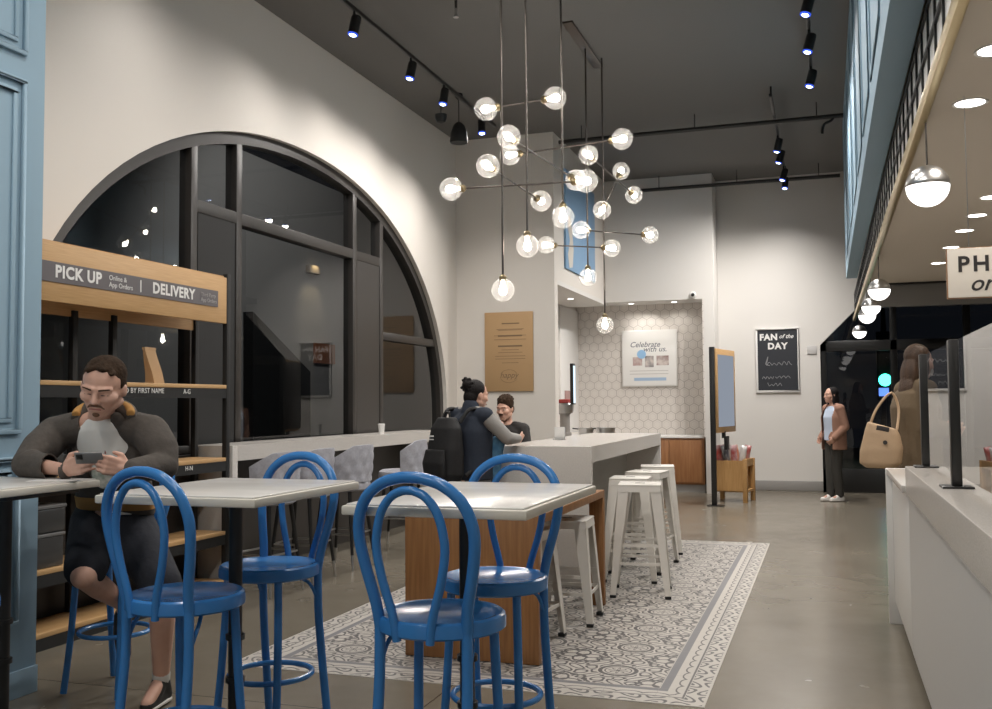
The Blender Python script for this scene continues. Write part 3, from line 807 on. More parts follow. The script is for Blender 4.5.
# back bar reaching out of the niche to the left with the drink dispensers
t = thing('back_counter', 'white side counter with steel equipment behind the stone bar', 'counter', (-3.60, 13.4, 0))
MB().box(-.36, .30, -.85, 1.9, .10, .90).build('counter_body', M['white'], t, bevel=.003)
MB().box(-.37, .33, -.86, 1.92, .90, .94).build('counter_top', M['quartz'], t, bevel=.004)
MB().box(-.34, .26, -.82, 1.85, .0, .10).build('plinth', M['bgrey'], t)
c = at(565, 432, 'y', 13.2)
t = thing('drink_dispenser', 'tall glass drink dispenser with a red lid on the side counter', 'dispenser', (c.x, 13.2, .94))
M['tube_glass'] = mat('smoky_dispenser', (.30, .28, .26), .15)
MB().lathe([(.09, 0), (.09, .05), (.07, .06), (.07, .30), (.085, .32)], 24).build('body', M['tube_glass'], t)
MB().lathe([(.11, .32), (.125, .36), (.125, .44), (.11, .46)], 24).build('hopper', M['steel'], t)
MB().lathe([(.10, .46), (.11, .47), (.10, .51), (.0, .52)], 24).build('lid', mat('red_lid', (.42, .05, .045), .4), t)
MB().box(-.02, .02, -.13, -.07, .08, .12).build('tap', M['steel'], t, bevel=.004)
c = at(590, 437, 'y', 14.0)
for i, (dx, yy, rr) in enumerate(((.06, 14.0, .10), (.30, 14.25, .13))):
    t = thing('steel_pan', ['small steel pan on the side counter beside the dispenser', 'wide steel pan on the side counter, right of the small one'][i], 'pan', (c.x+dx-.12, yy, .94), 0, 'steel pans')
    MB().lathe([(0, 0), (rr, 0), (rr+.015, .09), (rr+.02, .095), (rr+.012, .095), (rr-.01, .012), (0, .012)], 24).build('pan_body', M['steel'], t)
    MB().tube([(-rr-.01, 0, .08), (-rr-.10, 0, .09)], .009, 8).build('handle', M['black'], t)
t = thing('notice_holder', 'small wire holder with grey papers at the near end of the stone counter', 'holder', (-2.30, 8.6, QZ))
mb = MB()
mb.box(-.05, .05, -.04, .04, 0, .008).box(-.05, .05, .02, .026, .008, .11)
mb.build('holder', M['steel'], t)
MB().box(-.045, .045, .004, .019, .008, .115).build('papers', M['plastic_white'], t)
t = thing('menu_screen', 'slim lit blue white screen at the edge of the poster wall', 'screen', (XS+.03, 13.05, 1.38))
MB().box(-.025, .02, -.06, .06, 0, .56).build('casing', M['black'], t, bevel=.004)
MB().box(.02, .0225, -.05, .05, .02, .53).build('panel', emis('screen_glow', (.72, .88, 1.0), 1.4), t)
t = thing('wall_notice', 'small reddish notice on the white panel behind the dispenser', 'notice', (-3.968, 15.35, 1.38))
MB().box(0, .012, -.15, .25, 0, .22).build('notice_sheet', mat('faded_red_print', (.42, .26, .24), .6), t)
# ================================================================== signs, screens, lamps
# brown paper poster on the left back wall
YP = YA-.012
a, b2, c, d_ = at(484, 313, 'y', YP), at(533, 312, 'y', YP), at(533, 391, 'y', YP), at(486, 390, 'y', YP)
x0, x1, z0, z1 = (a.x+d_.x)/2, b2.x, c.z, a.z
t = thing('kraft_poster', 'brown paper poster with fine print on the wall above the seated guests', 'poster', (x0, YP, z0))
w, h = x1-x0, z1-z0
MB().box(0, w, -.012, .0, 0, h).build('sheet', M['poster_kraft'], t, bevel=.002)
M['print'] = mat('brown_print', (.22, .145, .085), .8)
fp = lambda x_, z_: frame((1, 0, 0), (0, 0, 1), (x_, -.0125, z_))
MB().box(.36*w, .72*w, -.0135, -.012, h*.848, h*.862).build('print_line', M['print'], t)
for z_, w_ in ((.78, .56), (.768, .5), (.70, .66), (.65, .66), (.57, .5), (.52, .36), (.485, .5), (.44, .62), (.405, .62), (.355, .34)):
    MB().box(w*(.53-w_/2), w*(.53+w_/2), -.0130, -.012, h*z_, h*z_+.006).build('print_line', M['print'], t)
for z_ in (.69, .56): MB().box(w*.28, w*.78, -.0132, -.012, h*z_, h*z_+.02).build('print_line', M['print'], t)
text('happy', .105, M['print'], t, fp(w*.5, h*.20), shear=.3)
mb = MB(); mb.tube([(w*.5+.12*math.cos(q), -.0135, h*.19+.085*math.sin(q)) for q in [PI*(.1+.8*k/12) for k in range(13)]], .002, 6)
mb.tube([(w*.5+.12*math.cos(q), -.0135, h*.19+.085*math.sin(q)) for q in [PI*(1.1+.8*k/12) for k in range(13)]], .002, 6)
mb.build('emblem', M['print'], t)

# white poster in the niche
YQ = 16.145
a, b2, c = at(622, 331, 'y', YQ), at(677, 332, 'y', YQ), at(677, 386, 'y', YQ)
t = thing('white_poster', 'white framed poster with photos and blue band on the hexagon tiles', 'poster', (a.x, YQ, c.z))
w, h = b2.x-a.x, a.z-c.z
MB().box(0, w, -.035, 0, 0, h).build('frame', M['plastic_white'], t, bevel=.004)
MB().box(.02, w-.02, -.038, -.035, .02, h-.02).build('sheet', M['white'], t)
fp = lambda x_, z_: frame((1, 0, 0), (0, 0, 1), (x_, -.0385, z_))
M['greyink'] = mat('grey_ink', (.16, .17, .20), .7)
text('Celebrate', .125, M['greyink'], t, fp(w*.42, h*.74), shear=.3, bold=.001)
text('with us.', .125, M['greyink'], t, fp(w*.60, h*.655), shear=.3, bold=.001)
MB().lathe([(0, 0), (.075, 0), (.075, .003), (0, .003)], 24, frame((1, 0, 0), (0, 0, 1), (w*.36, -.0385, h*.57))).build('blue_spot', mat('poster_blue', (.28, .48, .72), .6), t)
for (x_, w_, z_, h_, cc) in ((.20, .17, .37, .15, (.36, .20, .19)), (.42, .16, .34, .20, (.15, .15, .16)), (.63, .22, .37, .17, (.22, .13, .12))):
    mm = mat('poster_photo', cc, .6, noise=(9, (.62, .55, .52), (1, 1, 1)))
    MB().box(w*x_, w*(x_+w_), -.0395, -.038, h*z_, h*(z_+h_)).build('photo', mm, t)
for z_ in (.27, .215): MB().box(w*.14, w*.84, -.0392, -.038, h*z_, h*z_+.010).build('print_line', mat('pale_print', (.52, .50, .49), .8), t)
MB().box(w*.22, w*.80, -.0392, -.038, h*.10, h*.10+.05).build('blue_band', mat('band_blue', (.36, .50, .68), .6), t)
spot('niche_spot', ((a.x+b2.x)/2, 15.72, 3.0), ((a.x+b2.x)/2, 16.15, 2.35), 12, 85, .6, (1, .95, .88), .03)

# chalk board
YB = YF-.004
a, b2, c, d_ = at(755.5, 328.5, 'y', YB), at(799, 327.5, 'y', YB), at(800.5, 391.5, 'y', YB), at(756.5, 393.5, 'y', YB)
x0, x1, z0, z1 = (a.x+d_.x)/2, (b2.x+c.x)/2, (c.z+d_.z)/2, (a.z+b2.z)/2
t = thing('chalkboard', 'black fan of the day board in a white frame on the far wall', 'board', (x0, YB, z0))
w, h = x1-x0, z1-z0
mb = MB()
for (p, q, r_, s_) in ((0, w, 0, .035), (0, w, h-.03, h), (0, .03, .035, h-.03), (w-.03, w, .035, h-.03)): mb.box(p, q, -.03, 0, r_, s_)
mb.build('frame', M['plastic_white'], t, bevel=.003)
MB().box(.03, w-.03, -.018, 0, .035, h-.03).build('board', M['chalk'], t)
fp = lambda x_, z_: frame((1, 0, 0), (0, 0, 1), (x_, -.0188, z_))
text('FAN', .135, M['lettering'], t, fp(w*.30, h*.855), bold=.006, space=1.1)
text('of the', .09, M['lettering'], t, fp(w*.70, h*.865), shear=.35, bold=.001)
text('DAY', .135, M['lettering'], t, fp(w*.50, h*.715), bold=.006, space=1.15)
M['chalkline'] = mat('chalk_stroke', (.28, .28, .29), .9)
def scribble(x_, z_, ww, hh, n, seed):
    rnd = random.Random(seed); P = []
    for k in range(n+1):
        P.append((x_+ww*k/n, -.0195, z_+hh*(.5+.5*math.sin(k*2.1+seed))*rnd.uniform(.4, 1)))
    return MB().tube(catmull(P, 4), .0042, 5)
scribble(w*.22, h*.42, w*.6, .085, 16, 3).build('chalk_line', M['chalkline'], t)
MB().tube(catmull([(w*.22, -.0195, h*.44), (w*.28, -.0195, h*.56), (w*.25, -.0195, h*.44), (w*.32, -.0195, h*.42)], 5), .005, 5).build('chalk_line', M['chalkline'], t)
scribble(w*.14, h*.21, w*.26, .05, 10, 5).build('chalk_line', M['chalkline'], t)
scribble(w*.44, h*.22, w*.34, .05, 10, 9).build('chalk_line', M['chalkline'], t)
scribble(w*.26, h*.10, w*.32, .06, 10, 2).build('chalk_line', M['chalkline'], t)
a, c = at(807, 346, 'y', YB), at(817, 354, 'y', YB)
o = MB().box(a.x, c.x, YB-.012, YB, c.z, a.z).build('wall_plate', mat('plate_grey', (.55, .54, .53), .5), bevel=.002)
tag(o, 'small pale plate on the wall right of the black board', 'plate')
for i, (px, py) in enumerate(((693, 295), (714, 296))):
    c = at(px, py, 'y', YH-.01 if i == 0 else YF-.01)
    t = thing('security_camera', ['small white dome camera above the niche', 'small white dome camera on the far wall corner'][i], 'camera', tuple(c), 0, 'dome cameras')
    MB().lathe([(.05, 0), (.05, .02), (.04, .035), (0, .04)], 20, frame((1, 0, 0), (0, 0, 1), (0, 0, 0))).build('mount', M['plastic_white'], t)
    MB().ball((0, -.035, 0), .028, 14, 8).build('lens_dome', M['black'], t)

# blue mural on the side face of the poster wall
p = [at(563, 105, 'x', XS), at(590, 275, 'x', XS)]
t = thing('blue_mural', 'tall blue wall picture high on the side face behind the globe lamps', 'picture', (XS+.004, 12.75, 3.22))
MB().box(0, .03, 0, 1.75, 0, 1.36).build('board', mat('mural_blue', (.22, .38, .58), .5), t, bevel=.004)
mb = MB(); mb.prism([(.16, .02), (.34, .05), (.40, .30), (.34, .55), (.22, .80), (.08, .62), (.20, .40), (.10, .20)], .030, .033, MX(((0, 0, 1, 0), (1, 0, 0, 0), (0, 1, 0, 0), (0, 0, 0, 1))))
mb.build('pale_figure', mat('mural_pale', (.62, .58, .52), .6), t, smooth=0)

# kiosk: floor post with an angled screen
p = at(714.6, 506, 'z', 0); tp = at(708.5, 347, 'y', p.y)
t = thing('order_kiosk', 'floor standing order kiosk with a wood framed pale screen', 'kiosk', (p.x, p.y, 0), rad(0))
MB().box(-.035, .035, -.03, .03, .012, tp.z).build('post', M['black'], t, bevel=.004)
MB().box(-.09, .13, -.08, .10, 0, .013).build('base_plate', M['black'], t, bevel=.003)
ka = math.atan2(.86, .185)
mm = MX.Rotation(ka, 4, 'Z')
bb = MB().box(.02, .86, -.05, -.005, .98, tp.z-.02, mm).build('wood_frame', M['bamboo'], t, bevel=.006)
MB().box(.09, .79, -.054, -.050, 1.06, tp.z-.10, mm).build('screen', emis('kiosk_screen', (.42, .47, .56), .62), bb)
MB().box(.02, .80, -.006, .045, 1.02, tp.z-.06, mm).build('backing', M['black'], t, bevel=.004)
MB().box(.30, .42, -.09, -.05, .74, .93, mm).build('card_reader', M['black'], t, bevel=.006)
MB().box(.34, .38, -.052, -.008, .90, 1.0, mm).build('reader_arm', M['black'], t)

# snack cart
p = at(744, 503, 'z', 0)
t = thing('snack_cart', 'small wooden stand holding snack bags beside the kiosk', 'stand', (p.x-.20, p.y+.02, 0), rad(-9))
w, d, z0, z1 = .22, .45, .16, .60
for sx_ in (-1, 1):
    for yy in (0, d): MB().box(sx_*w-.03, sx_*w+.03, yy-.0, yy+.06, 0, z1).build('leg', M['cartwood'], t, bevel=.004)
MB().box(-w+.03, w-.03, .012, .03, z0, z1-.02).build('front_panel', M['cartwood'], t)
MB().box(-w+.03, w-.03, d+.03, d+.048, z0, z1-.02).build('rear_panel', M['cartwood'], t)
MB().box(-w-.02, w+.02, .06, d, z0-.02, z0+.01).build('bottom_shelf', M['cartwood'], t)
MB().box(w-.02, w+.02, .06, d, z1-.10, z1).build('side_rail', M['cartwood'], t)
MB().box(-w-.02, -w+.02, .06, d, z1-.10, z1).build('side_rail', M['cartwood'], t)
MB().box(-w, w, .03, d+.03, z1-.09, z1-.07).build('tray', M['cartwood'], t)
CC = [(.45, .06, .05), (.62, .58, .55), (.05, .05, .06), (.50, .16, .07), (.30, .05, .05)]
cm = [mat('snack_foil', c_, .3, noise=(14, tuple(min(.8, q*.4+.35) for q in c_), (1, 1, .6))) for c_ in CC]
rnd = random.Random(4); LBL = ['red', 'silver', 'black', 'orange', 'dark red']
POS = ['at the left front', 'second in the front row', 'third in the front row', 'at the right front', 'at the left back', 'second in the back row', 'third in the back row', 'at the right back']
for k in range(8):
    i, j = k % 4, k//4
    tt = thing('snack_bag', '%s foil snack bag %s of the wooden stand' % (LBL[(k*2+j) % 5], POS[k]), 'snack bag', (p.x-.18-.145+.098*i+.03*j, p.y+.03+.14+.19*j-.015*i, z1-.069), rnd.uniform(-.4, .4), 'snack bags')
    mb = MB(); n = 10; g = []
    for v_ in range(n+1):
        for side in (-1, 1):
            for u_ in range(n+1):
                a, b_ = u_/n*2-1, v_/n*2-1
                th = .032*((1-a*a)*(1-abs(b_)**3))**.5 if abs(a) < 1 else 0
                g.append((a*.048, side*th*1.4, .135+b_*.125))
    fs = []
    for v_ in range(n):
        for s_ in range(2):
            for u_ in range(n):
                q = v_*2*(n+1)+s_*(n+1)+u_; f = (q, q+1, q+2*(n+1)+1, q+2*(n+1)); fs.append(f if s_ == 0 else tuple(reversed(f)))
    mb._add(g, fs, MX.Rotation(rnd.uniform(-.25, .25), 4, 'Y'))
    mb.build('foil_bag', cm[(k*2+j) % 5], tt, smooth=60)
    MB().box(-.046, .046, -.003, .003, .008, .03).build('seal', cm[1], tt)

# ================================================================== lamps
# ---- globe chandeliers
GR = .088
def chandelier(label, yc, rods, arms, singles, rail):
    x_ = at(rods[0][0], 300, 'y', yc).x
    t = thing('globe_chandelier', label, 'chandelier', (x_, yc, ZC), 0, 'globe chandeliers')
    base = V((x_, yc, ZC))
    loc = lambda px, py, y_: at(px, py, 'y', y_)-base
    def globe(c, axis):
        axis = V(axis).normalized(); q = V((0, 0, 1)).rotation_difference(axis).to_matrix().to_4x4()
        mm = MX.Translation(c) @ q          # axis points from the globe to its arm
        prof = [(GR*math.sin(a_), -GR*math.cos(a_)) for a_ in [PI*k/16*.88 for k in range(17)]]
        g = MB().lathe(prof, 28, mm); gl = g.build('globe', M['globe'], t, smooth=180)
        MB().lathe([(.020, GR-.02), (.030, GR-.012), (.030, GR+.012), (.012, GR+.03), (0, GR+.03)], 18, mm).build('socket', M['brass'], gl)
        MB().lathe([(0, -.042), (.022, -.030), (.030, -.008), (.024, .018), (.014, .045), (.012, GR-.02)], 16, mm).build('bulb', M['bulb'], gl)
    plate = MB().box(-.05, .05, rail[0], rail[1], -.02, 0).build('ceiling_rail', M['rod'], t, bevel=.003)
    for (px, y_, pyb) in rods:
        b_ = loc(px, pyb, y_); top = V((b_.x, b_.y, -.01))
        MB().tube([top, b_+V((0, 0, GR+.02))], .0085, 10).build('rod', M['rod'], t)
        globe(b_, (0, 0, 1))
    for (xa, ya, da, xb, yb_, db, ga, gb) in arms:
        A, B = loc(xa, ya, da), loc(xb, yb_, db); d = (B-A).normalized()
        MB().tube([A+d*(GR+.015) if ga else A, B-d*(GR+.015) if gb else B], .007, 10).build('arm', M['rod'], t)
        if ga: globe(A, d)
        if gb: globe(B, -d)
    return t
Y1, Y2 = 7.0, 9.4
chandelier('nearer globe chandelier, its lowest lamp hanging before the poster wall', Y1,
    [(503, Y1, 290), (527.5, Y1+.10, 246), (563, Y1+.45, 217)],
    [(486, 109, Y1-.05, 555, 98, Y1+.25, 1, 1), (451, 189, Y1-.05, 586, 181, Y1+.2, 1, 1),
     (488, 166, Y1-.25, 541, 201, Y1+.85, 1, 1), (509, 137, Y1-.15, 576, 180, Y1+.95, 1, 1), (510, 155, Y1+.9, 622, 139, Y1+.9, 1, 1)],
    [], (-.3, .75))
chandelier('farther globe chandelier over the stone counter, its lowest lamp before the tiled niche', Y2,
    [(588, Y2, 277), (605, Y2+.35, 325)],
    [(588.5, 155, Y2-.9, 634, 195, Y2+.4, 1, 1), (546, 245, Y2-.1, 612, 248, Y2+.25, 1, 1), (581, 230, Y2-.25, 650, 235, Y2+.45, 1, 1),
     (621, 171, Y2+.4, 602, 210, Y2-.2, 1, 1)],
    [], (-.7, .6))

# ---- track lights
M['down'] = emis('downlight_glow', (1, .95, .88), 9.0)
M['ledglow'] = emis('led_face', (.70, .80, 1.0), 9.0)
ZT_ = 4.80
def track(label, x_, y0, y1, heads, tilt, watts, stem=.05):
    t = thing('track_light', label, 'track light', (x_, (y0+y1)/2, ZC), 0, 'ceiling track lights')
    cy = (y0+y1)/2
    MB().box(-.018, .018, y0-cy, y1-cy, ZT_-ZC, ZT_-ZC+.035).build('track_bar', M['black'], t, bevel=.003)
    for yy in (y0+.12, y1-.12): MB().tube([(0, yy-cy, ZT_-ZC+.03), (0, yy-cy, 0)], .012, 8).build('hanger', M['black'], t)
    for k, hy in enumerate(heads):
        d = V((tilt[k][0], tilt[k][1], -1)).normalized(); pos = V((x_, hy, ZT_-.14))
        q = V((0, 0, -1)).rotation_difference(d).to_matrix().to_4x4()
        mm = MX.Translation((0, hy-cy, ZT_-ZC-.14)) @ q
        h_ = MB().lathe([(.0, .10), (.042, .10), (.046, .08), (.046, -.05), (.046, -.06), (.040, -.05)], 20, mm).build('lamp_head', M['black'], t)
        MB().lathe([(.037, -.072), (.0455, -.071), (.0455, -.058), (.037, -.058)], 20, mm).build('blue_rim', M['bluerim'], h_)
        MB().lathe([(0, -.084), (.018, -.081), (.030, -.073), (.036, -.062)], 20, mm).build('lamp_face', M['ledglow'], h_)
        MB().tube([(0, hy-cy, ZT_-ZC+.005), (0, hy-cy, ZT_-ZC-.06)], .012, 8).build('stem', M['black'], h_)
        spot('track_spot', tuple(pos+d*.09), tuple(pos+d), watts[k], 150, .8, (1, .95, .90), .05)
    return t
M['bluerim'] = emis('led_rim', (.06, .14, 1.0), .9)
hy = lambda *pp: [at(px, py, 'z', 4.66).y for px, py in pp]
L_ = hy((357, 27), (412, 72), (445, 98), (483, 128))
track('black ceiling track with blue white spot lamps along the left wall', -3.80, 5.0, 11.3, [5.6]+L_, [(-.2, .1), (-.15, -.15), (-.15, -.15), (-.1, -.15), (.1, -.2)], [45, 60, 85, 120, 210])
R_ = hy((807, 7), (809, 45), (811, 80))
track('black ceiling track with spot lamps at the upper right, cut by the picture top', -.08, 6.5, R_[-1]+.25, R_, [(-.25, -.1)]*3, [130, 160, 220])
Q_ = hy((783, 146), (779, 156), (785, 178), (786, 187))
Q_ = [Q_[0], Q_[1]+.1, Q_[2]-.15, min(Q_[3], 15.2)]
track('black ceiling track with four spot lamps near the far wall', -.52, 11.2, 15.4, Q_, [(-.25, .1), (-.35, .1), (-.3, -.15), (-.1, -.2)], [260, 260, 170, 100])
# pipes and sprinklers under the ceiling
for i, (y_, z_, x0, x1) in enumerate(((12.1, 4.76, -3.2, .26), (15.25, 4.74, -2.72, .26))):
    t = thing('ceiling_pipe', ['dark pipe crossing below the ceiling, nearer one', 'dark pipe along the top of the far wall'][i], 'pipe', ((x0+x1)/2, y_, z_), 0, 'ceiling pipes')
    hw = (x1-x0)/2
    MB().tube([(-hw, 0, 0), (hw, 0, 0)], .028, 12).build('pipe_run', M['black'], t)
    for xx in (-hw+.3, 0, hw-.3): MB().tube([(xx, 0, .02), (xx, 0, ZC-z_)], .006, 6).build('hanger', M['black'], t)
    if i == 0: MB().tube(catmull([(hw-.10, 0, 0), (hw-.14, 0, -.05), (hw-.22, 0, -.09), (hw-.24, 0, -.20)], 4), .016, 8).build('drop', M['black'], t)
def hang(name, label, cat, px, py, z, prof, m_, cord=.006):
    p = at(px, py, 'z', z)
    t = thing(name, label, cat, (p.x, p.y, z)); MB().lathe(prof, 28).build('body', m_, t)
    MB().tube([(0, 0, prof[-1][1]), (0, 0, ZC-z)], cord, 8).build('cord', M['black'], t)
    return t
t = hang('pendant_speaker', 'black bell shaped speaker hanging from the ceiling by the left wall', 'speaker', 459, 143, 4.38, [(0, 0), (.098, .0), (.105, .02), (.092, .12), (.065, .20), (.03, .235), (0, .24)], M['black_matte'])
MB().lathe([(.0, .57-.0), (.045, .57-.0), (.05, .545), (.02, .50)], 18).build('ceiling_cup', M['black'], t)
t = hang('ceiling_camera', 'small dark dome camera high beside the hanging speaker', 'camera', 441, 119, 4.76, [(0, -.06), (.05, -.04), (.07, 0), (.075, .05), (0, .06)], M['black'])
t = hang('sprinkler', 'thin sprinkler head hanging from the dark ceiling at the picture top', 'sprinkler', 456, 15, 4.66, [(0, -.02), (.025, -.02), (.025, -.01), (.010, 0), (.010, .05), (0, .06)], M['steel'], .012)

for i, (x_, y_, z_) in enumerate(((-3.6, 14.2, 2.96), (-3.0, 15.85, 3.02), (-2.3, 15.85, 3.02))):
    t = thing('niche_downlight', 'small round downlight in the niche ceiling, %s' % ('over the side counter', 'left of the two by the poster', 'right of the two by the poster')[i], 'downlight', (x_, y_, z_), 0, 'niche downlights')
    MB().lathe([(.045, -.002), (.055, -.006), (.057, 0), (.045, .0)], 24).build('trim_ring', M['white'], t)
    MB().lathe([(0, -.0035), (.046, -.0035)], 24).build('lamp_face', M['down'], t)
    spot('niche_lamp', (x_, y_, z_-.012), (x_, y_, 0), (45, 14, 14)[i], 150, .9, (1, .95, .88), .05)
# ---- half globe pendants under the canopy bar
M['opal'] = emis('opal_glow', (1, .96, .92), 2.6)
for i, (px, py, y_, wt) in enumerate(((927, 186, 4.45, 14), (879, 292, 8.5, 14), (871, 306, 10.0, 12), (867, 318, 11.0, 12), (859, 343, 13.6, 10))):
    p = at(px, py, 'y', y_); z_ = 2.30
    lb = ['large near half globe pendant with chrome cap under the canopy edge', 'half globe pendant second from the viewer under the canopy edge', 'half globe pendant third from the viewer under the canopy edge', 'half globe pendant fourth from the viewer under the canopy edge', 'smallest farthest half globe pendant under the canopy edge'][i]
    t = thing('globe_pendant', lb, 'pendant lamp', (CX1+.022, y_, z_), 0, 'half globe pendants')
    r_ = .088
    MB().lathe([(r_*math.sin(a_), r_*math.cos(a_)) for a_ in [PI*k/12*.5 for k in range(13)]], 28).build('metal_cap', M['steel'], t, smooth=180)
    MB().lathe([(r_*.985*math.sin(a_), r_*.985*math.cos(a_)) for a_ in [PI*.5+PI*k/12*.5 for k in range(13)]], 28).build('opal_bowl', M['opal'], t, smooth=180)
    MB().tube([(0, 0, r_), (0, 0, ZS-.03-z_)], .004, 8).build('stem', M['rod'], t)
# ---- recessed downlights in the soffit
k = 0
for (x_, ys_) in ((.575, (2.4, 3.68, 4.31)), (.95, (5.7, 6.38, 6.98, 7.58, 8.38, 9.3)), (1.6, (3.0, 5.0, 7.0, 9.0)), (2.4, (1.5, 4.0, 6.0, 8.0))):
    for y_ in ys_:
        k += 1
        nm = ['first', 'second', 'third', 'fourth', 'fifth', 'sixth'][ys_.index(y_)]
        t = thing('downlight', 'round recessed downlight in the cream soffit, %s from the viewer in the %s row' % (nm, {.575: 'canopy edge', .95: 'left', 1.6: 'middle', 2.4: 'right'}[x_]), 'downlight', (x_, y_, ZS), 0, 'recessed downlights')
        MB().lathe([(.055, -.002), (.066, -.006), (.068, 0), (.055, .0)], 28).build('trim_ring', M['white'], t)
        MB().lathe([(0, -.0035), (.056, -.0035)], 28).build('lamp_face', M['down'], t)
        spot('downlight_spot', (x_, y_, ZS-.01), (x_, y_, 0), 26, 110, .7, (1, .92, .82), .05)

# ================================================================== seen through the glass
def lampglow(name, label, cat, loc, r_, col, s_):
    t = thing(name, label, cat, loc); return t
p = at(885, 380, 'y', 26)
t = thing('traffic_light', 'green traffic light glowing in the night outside the entrance', 'traffic light', (p.x, 26, 0))
MB().box(-.18, .18, -.05, .2, p.z-.5, p.z+1.2).build('signal_box', M['black_matte'], t, bevel=.02)
MB().lathe([(0, 0), (.13, .02), (.15, .0)], 20, frame((1, 0, 0), (0, 0, 1), (0, -.06, p.z))).build('green_lens', emis('green_lens', (.05, 1.0, .62), 9.0), t)
MB().tube([(0, .1, p.z+1.2), (0, .1, p.z+2.0), (1.5, .1, p.z+2.2), (3.5, .1, p.z+2.1), (3.5, .1, -.02)], .07, 10).build('mast', M['black_matte'], t)
a, c = at(879, 388, 'y', 24), at(889, 396, 'y', 24)
t = thing('shop_sign', 'small lit blue sign across the street outside the entrance', 'sign', (a.x, 24, 0))
MB().box(0, c.x-a.x, 0, .1, c.z, a.z).build('sign_face', emis('blue_sign', (.12, .25, 1.0), 2.0), t)
MB().tube([((c.x-a.x)/2, .2, -.02), ((c.x-a.x)/2, .2, c.z+.1)], .06, 8).build('sign_post', M['black_matte'], t)
# building across the lane outside the arched window
t = thing('neighbour_building', 'pale plastered building across the dark lane outside the arched window', 'building', (-12.0, 16.0, -.02))
MB().box(-1.5, 0, -4.5, 14, 0, 7).build('wall', M['outwall'], t)
def nb(px, py): return at(px, py, 'x', -11.98)-V((-12.0, 16.0, -.02))
a, c = nb(314, 363), nb(333, 345)
MB().box(0, .08, min(a.y, c.y), max(a.y, c.y), min(a.z, c.z), max(a.z, c.z)).build('sign_panel', mat('orange_panel', (.34, .12, .05), .6), t)
P4 = [nb(*q) for q in ((244, 312), (302, 372), (302, 442), (244, 442))]
mb = MB(); mb.prism([(p.y, p.z) for p in P4], 0, .25, MX(((0, 0, 1, 0), (1, 0, 0, 0), (0, 1, 0, 0), (0, 0, 0, 1)))); mb.build('dark_awning', M['black_matte'], t, smooth=0)  # black slab set on the wall to stand for a dark slanted awning
a, c = nb(306, 290), nb(317, 250)
MB().box(0, .12, a.y, c.y, (a.z+c.z)/2-.1, (a.z+c.z)/2+.1).build('wall_lamp', mat('lamp_shell', (.3, .25, .2), .5), t, bevel=.02)
ym = (a.y+c.y)/2+16.0
spot('wall_lamp_spot', (-11.7, ym, c.z-.1), (-11.98, ym, a.z-.6), 60, 60, .8, (1, .78, .45), .05)
spot('building_fill_spot', (-7.0, 17.0, 7.5), (-12, 20, 2.5), 420, 110, .6, (1, .97, .93), .1)  # added, unseen source that brightens the building across the lane
# ================================================================== people
def remesh(mb, name, material, parent, vox=.008, smooth=4, cut=None, solid=0.0):
    """one continuous surface from overlapping tapered volumes"""
    me = mb.mesh(name, smooth=0)
    o = bpy.data.objects.new('tmp', me); COL.objects.link(o)
    r_ = o.modifiers.new('r', 'REMESH'); r_.mode = 'VOXEL'; r_.voxel_size = vox
    if smooth:
        q = o.modifiers.new('s', 'SMOOTH'); q.factor = .5; q.iterations = smooth
    bpy.context.view_layer.update()
    m2 = bpy.data.meshes.new_from_object(o.evaluated_get(bpy.context.evaluated_depsgraph_get()))
    bpy.data.objects.remove(o)
    if cut or solid:
        bm = bmesh.new(); bm.from_mesh(m2)
        if cut:
            dead = [f for f in bm.faces if cut(f.calc_center_median())]
            bmesh.ops.delete(bm, geom=dead, context='FACES')
        if solid:
            bm.normal_update()
            bmesh.ops.solidify(bm, geom=bm.faces[:], thickness=solid)
        bm.to_mesh(m2); bm.free()
    for p in m2.polygons: p.use_smooth = True
    m2.materials.clear(); m2.materials.append(material); m2.name = name
    return link(name, m2, parent)

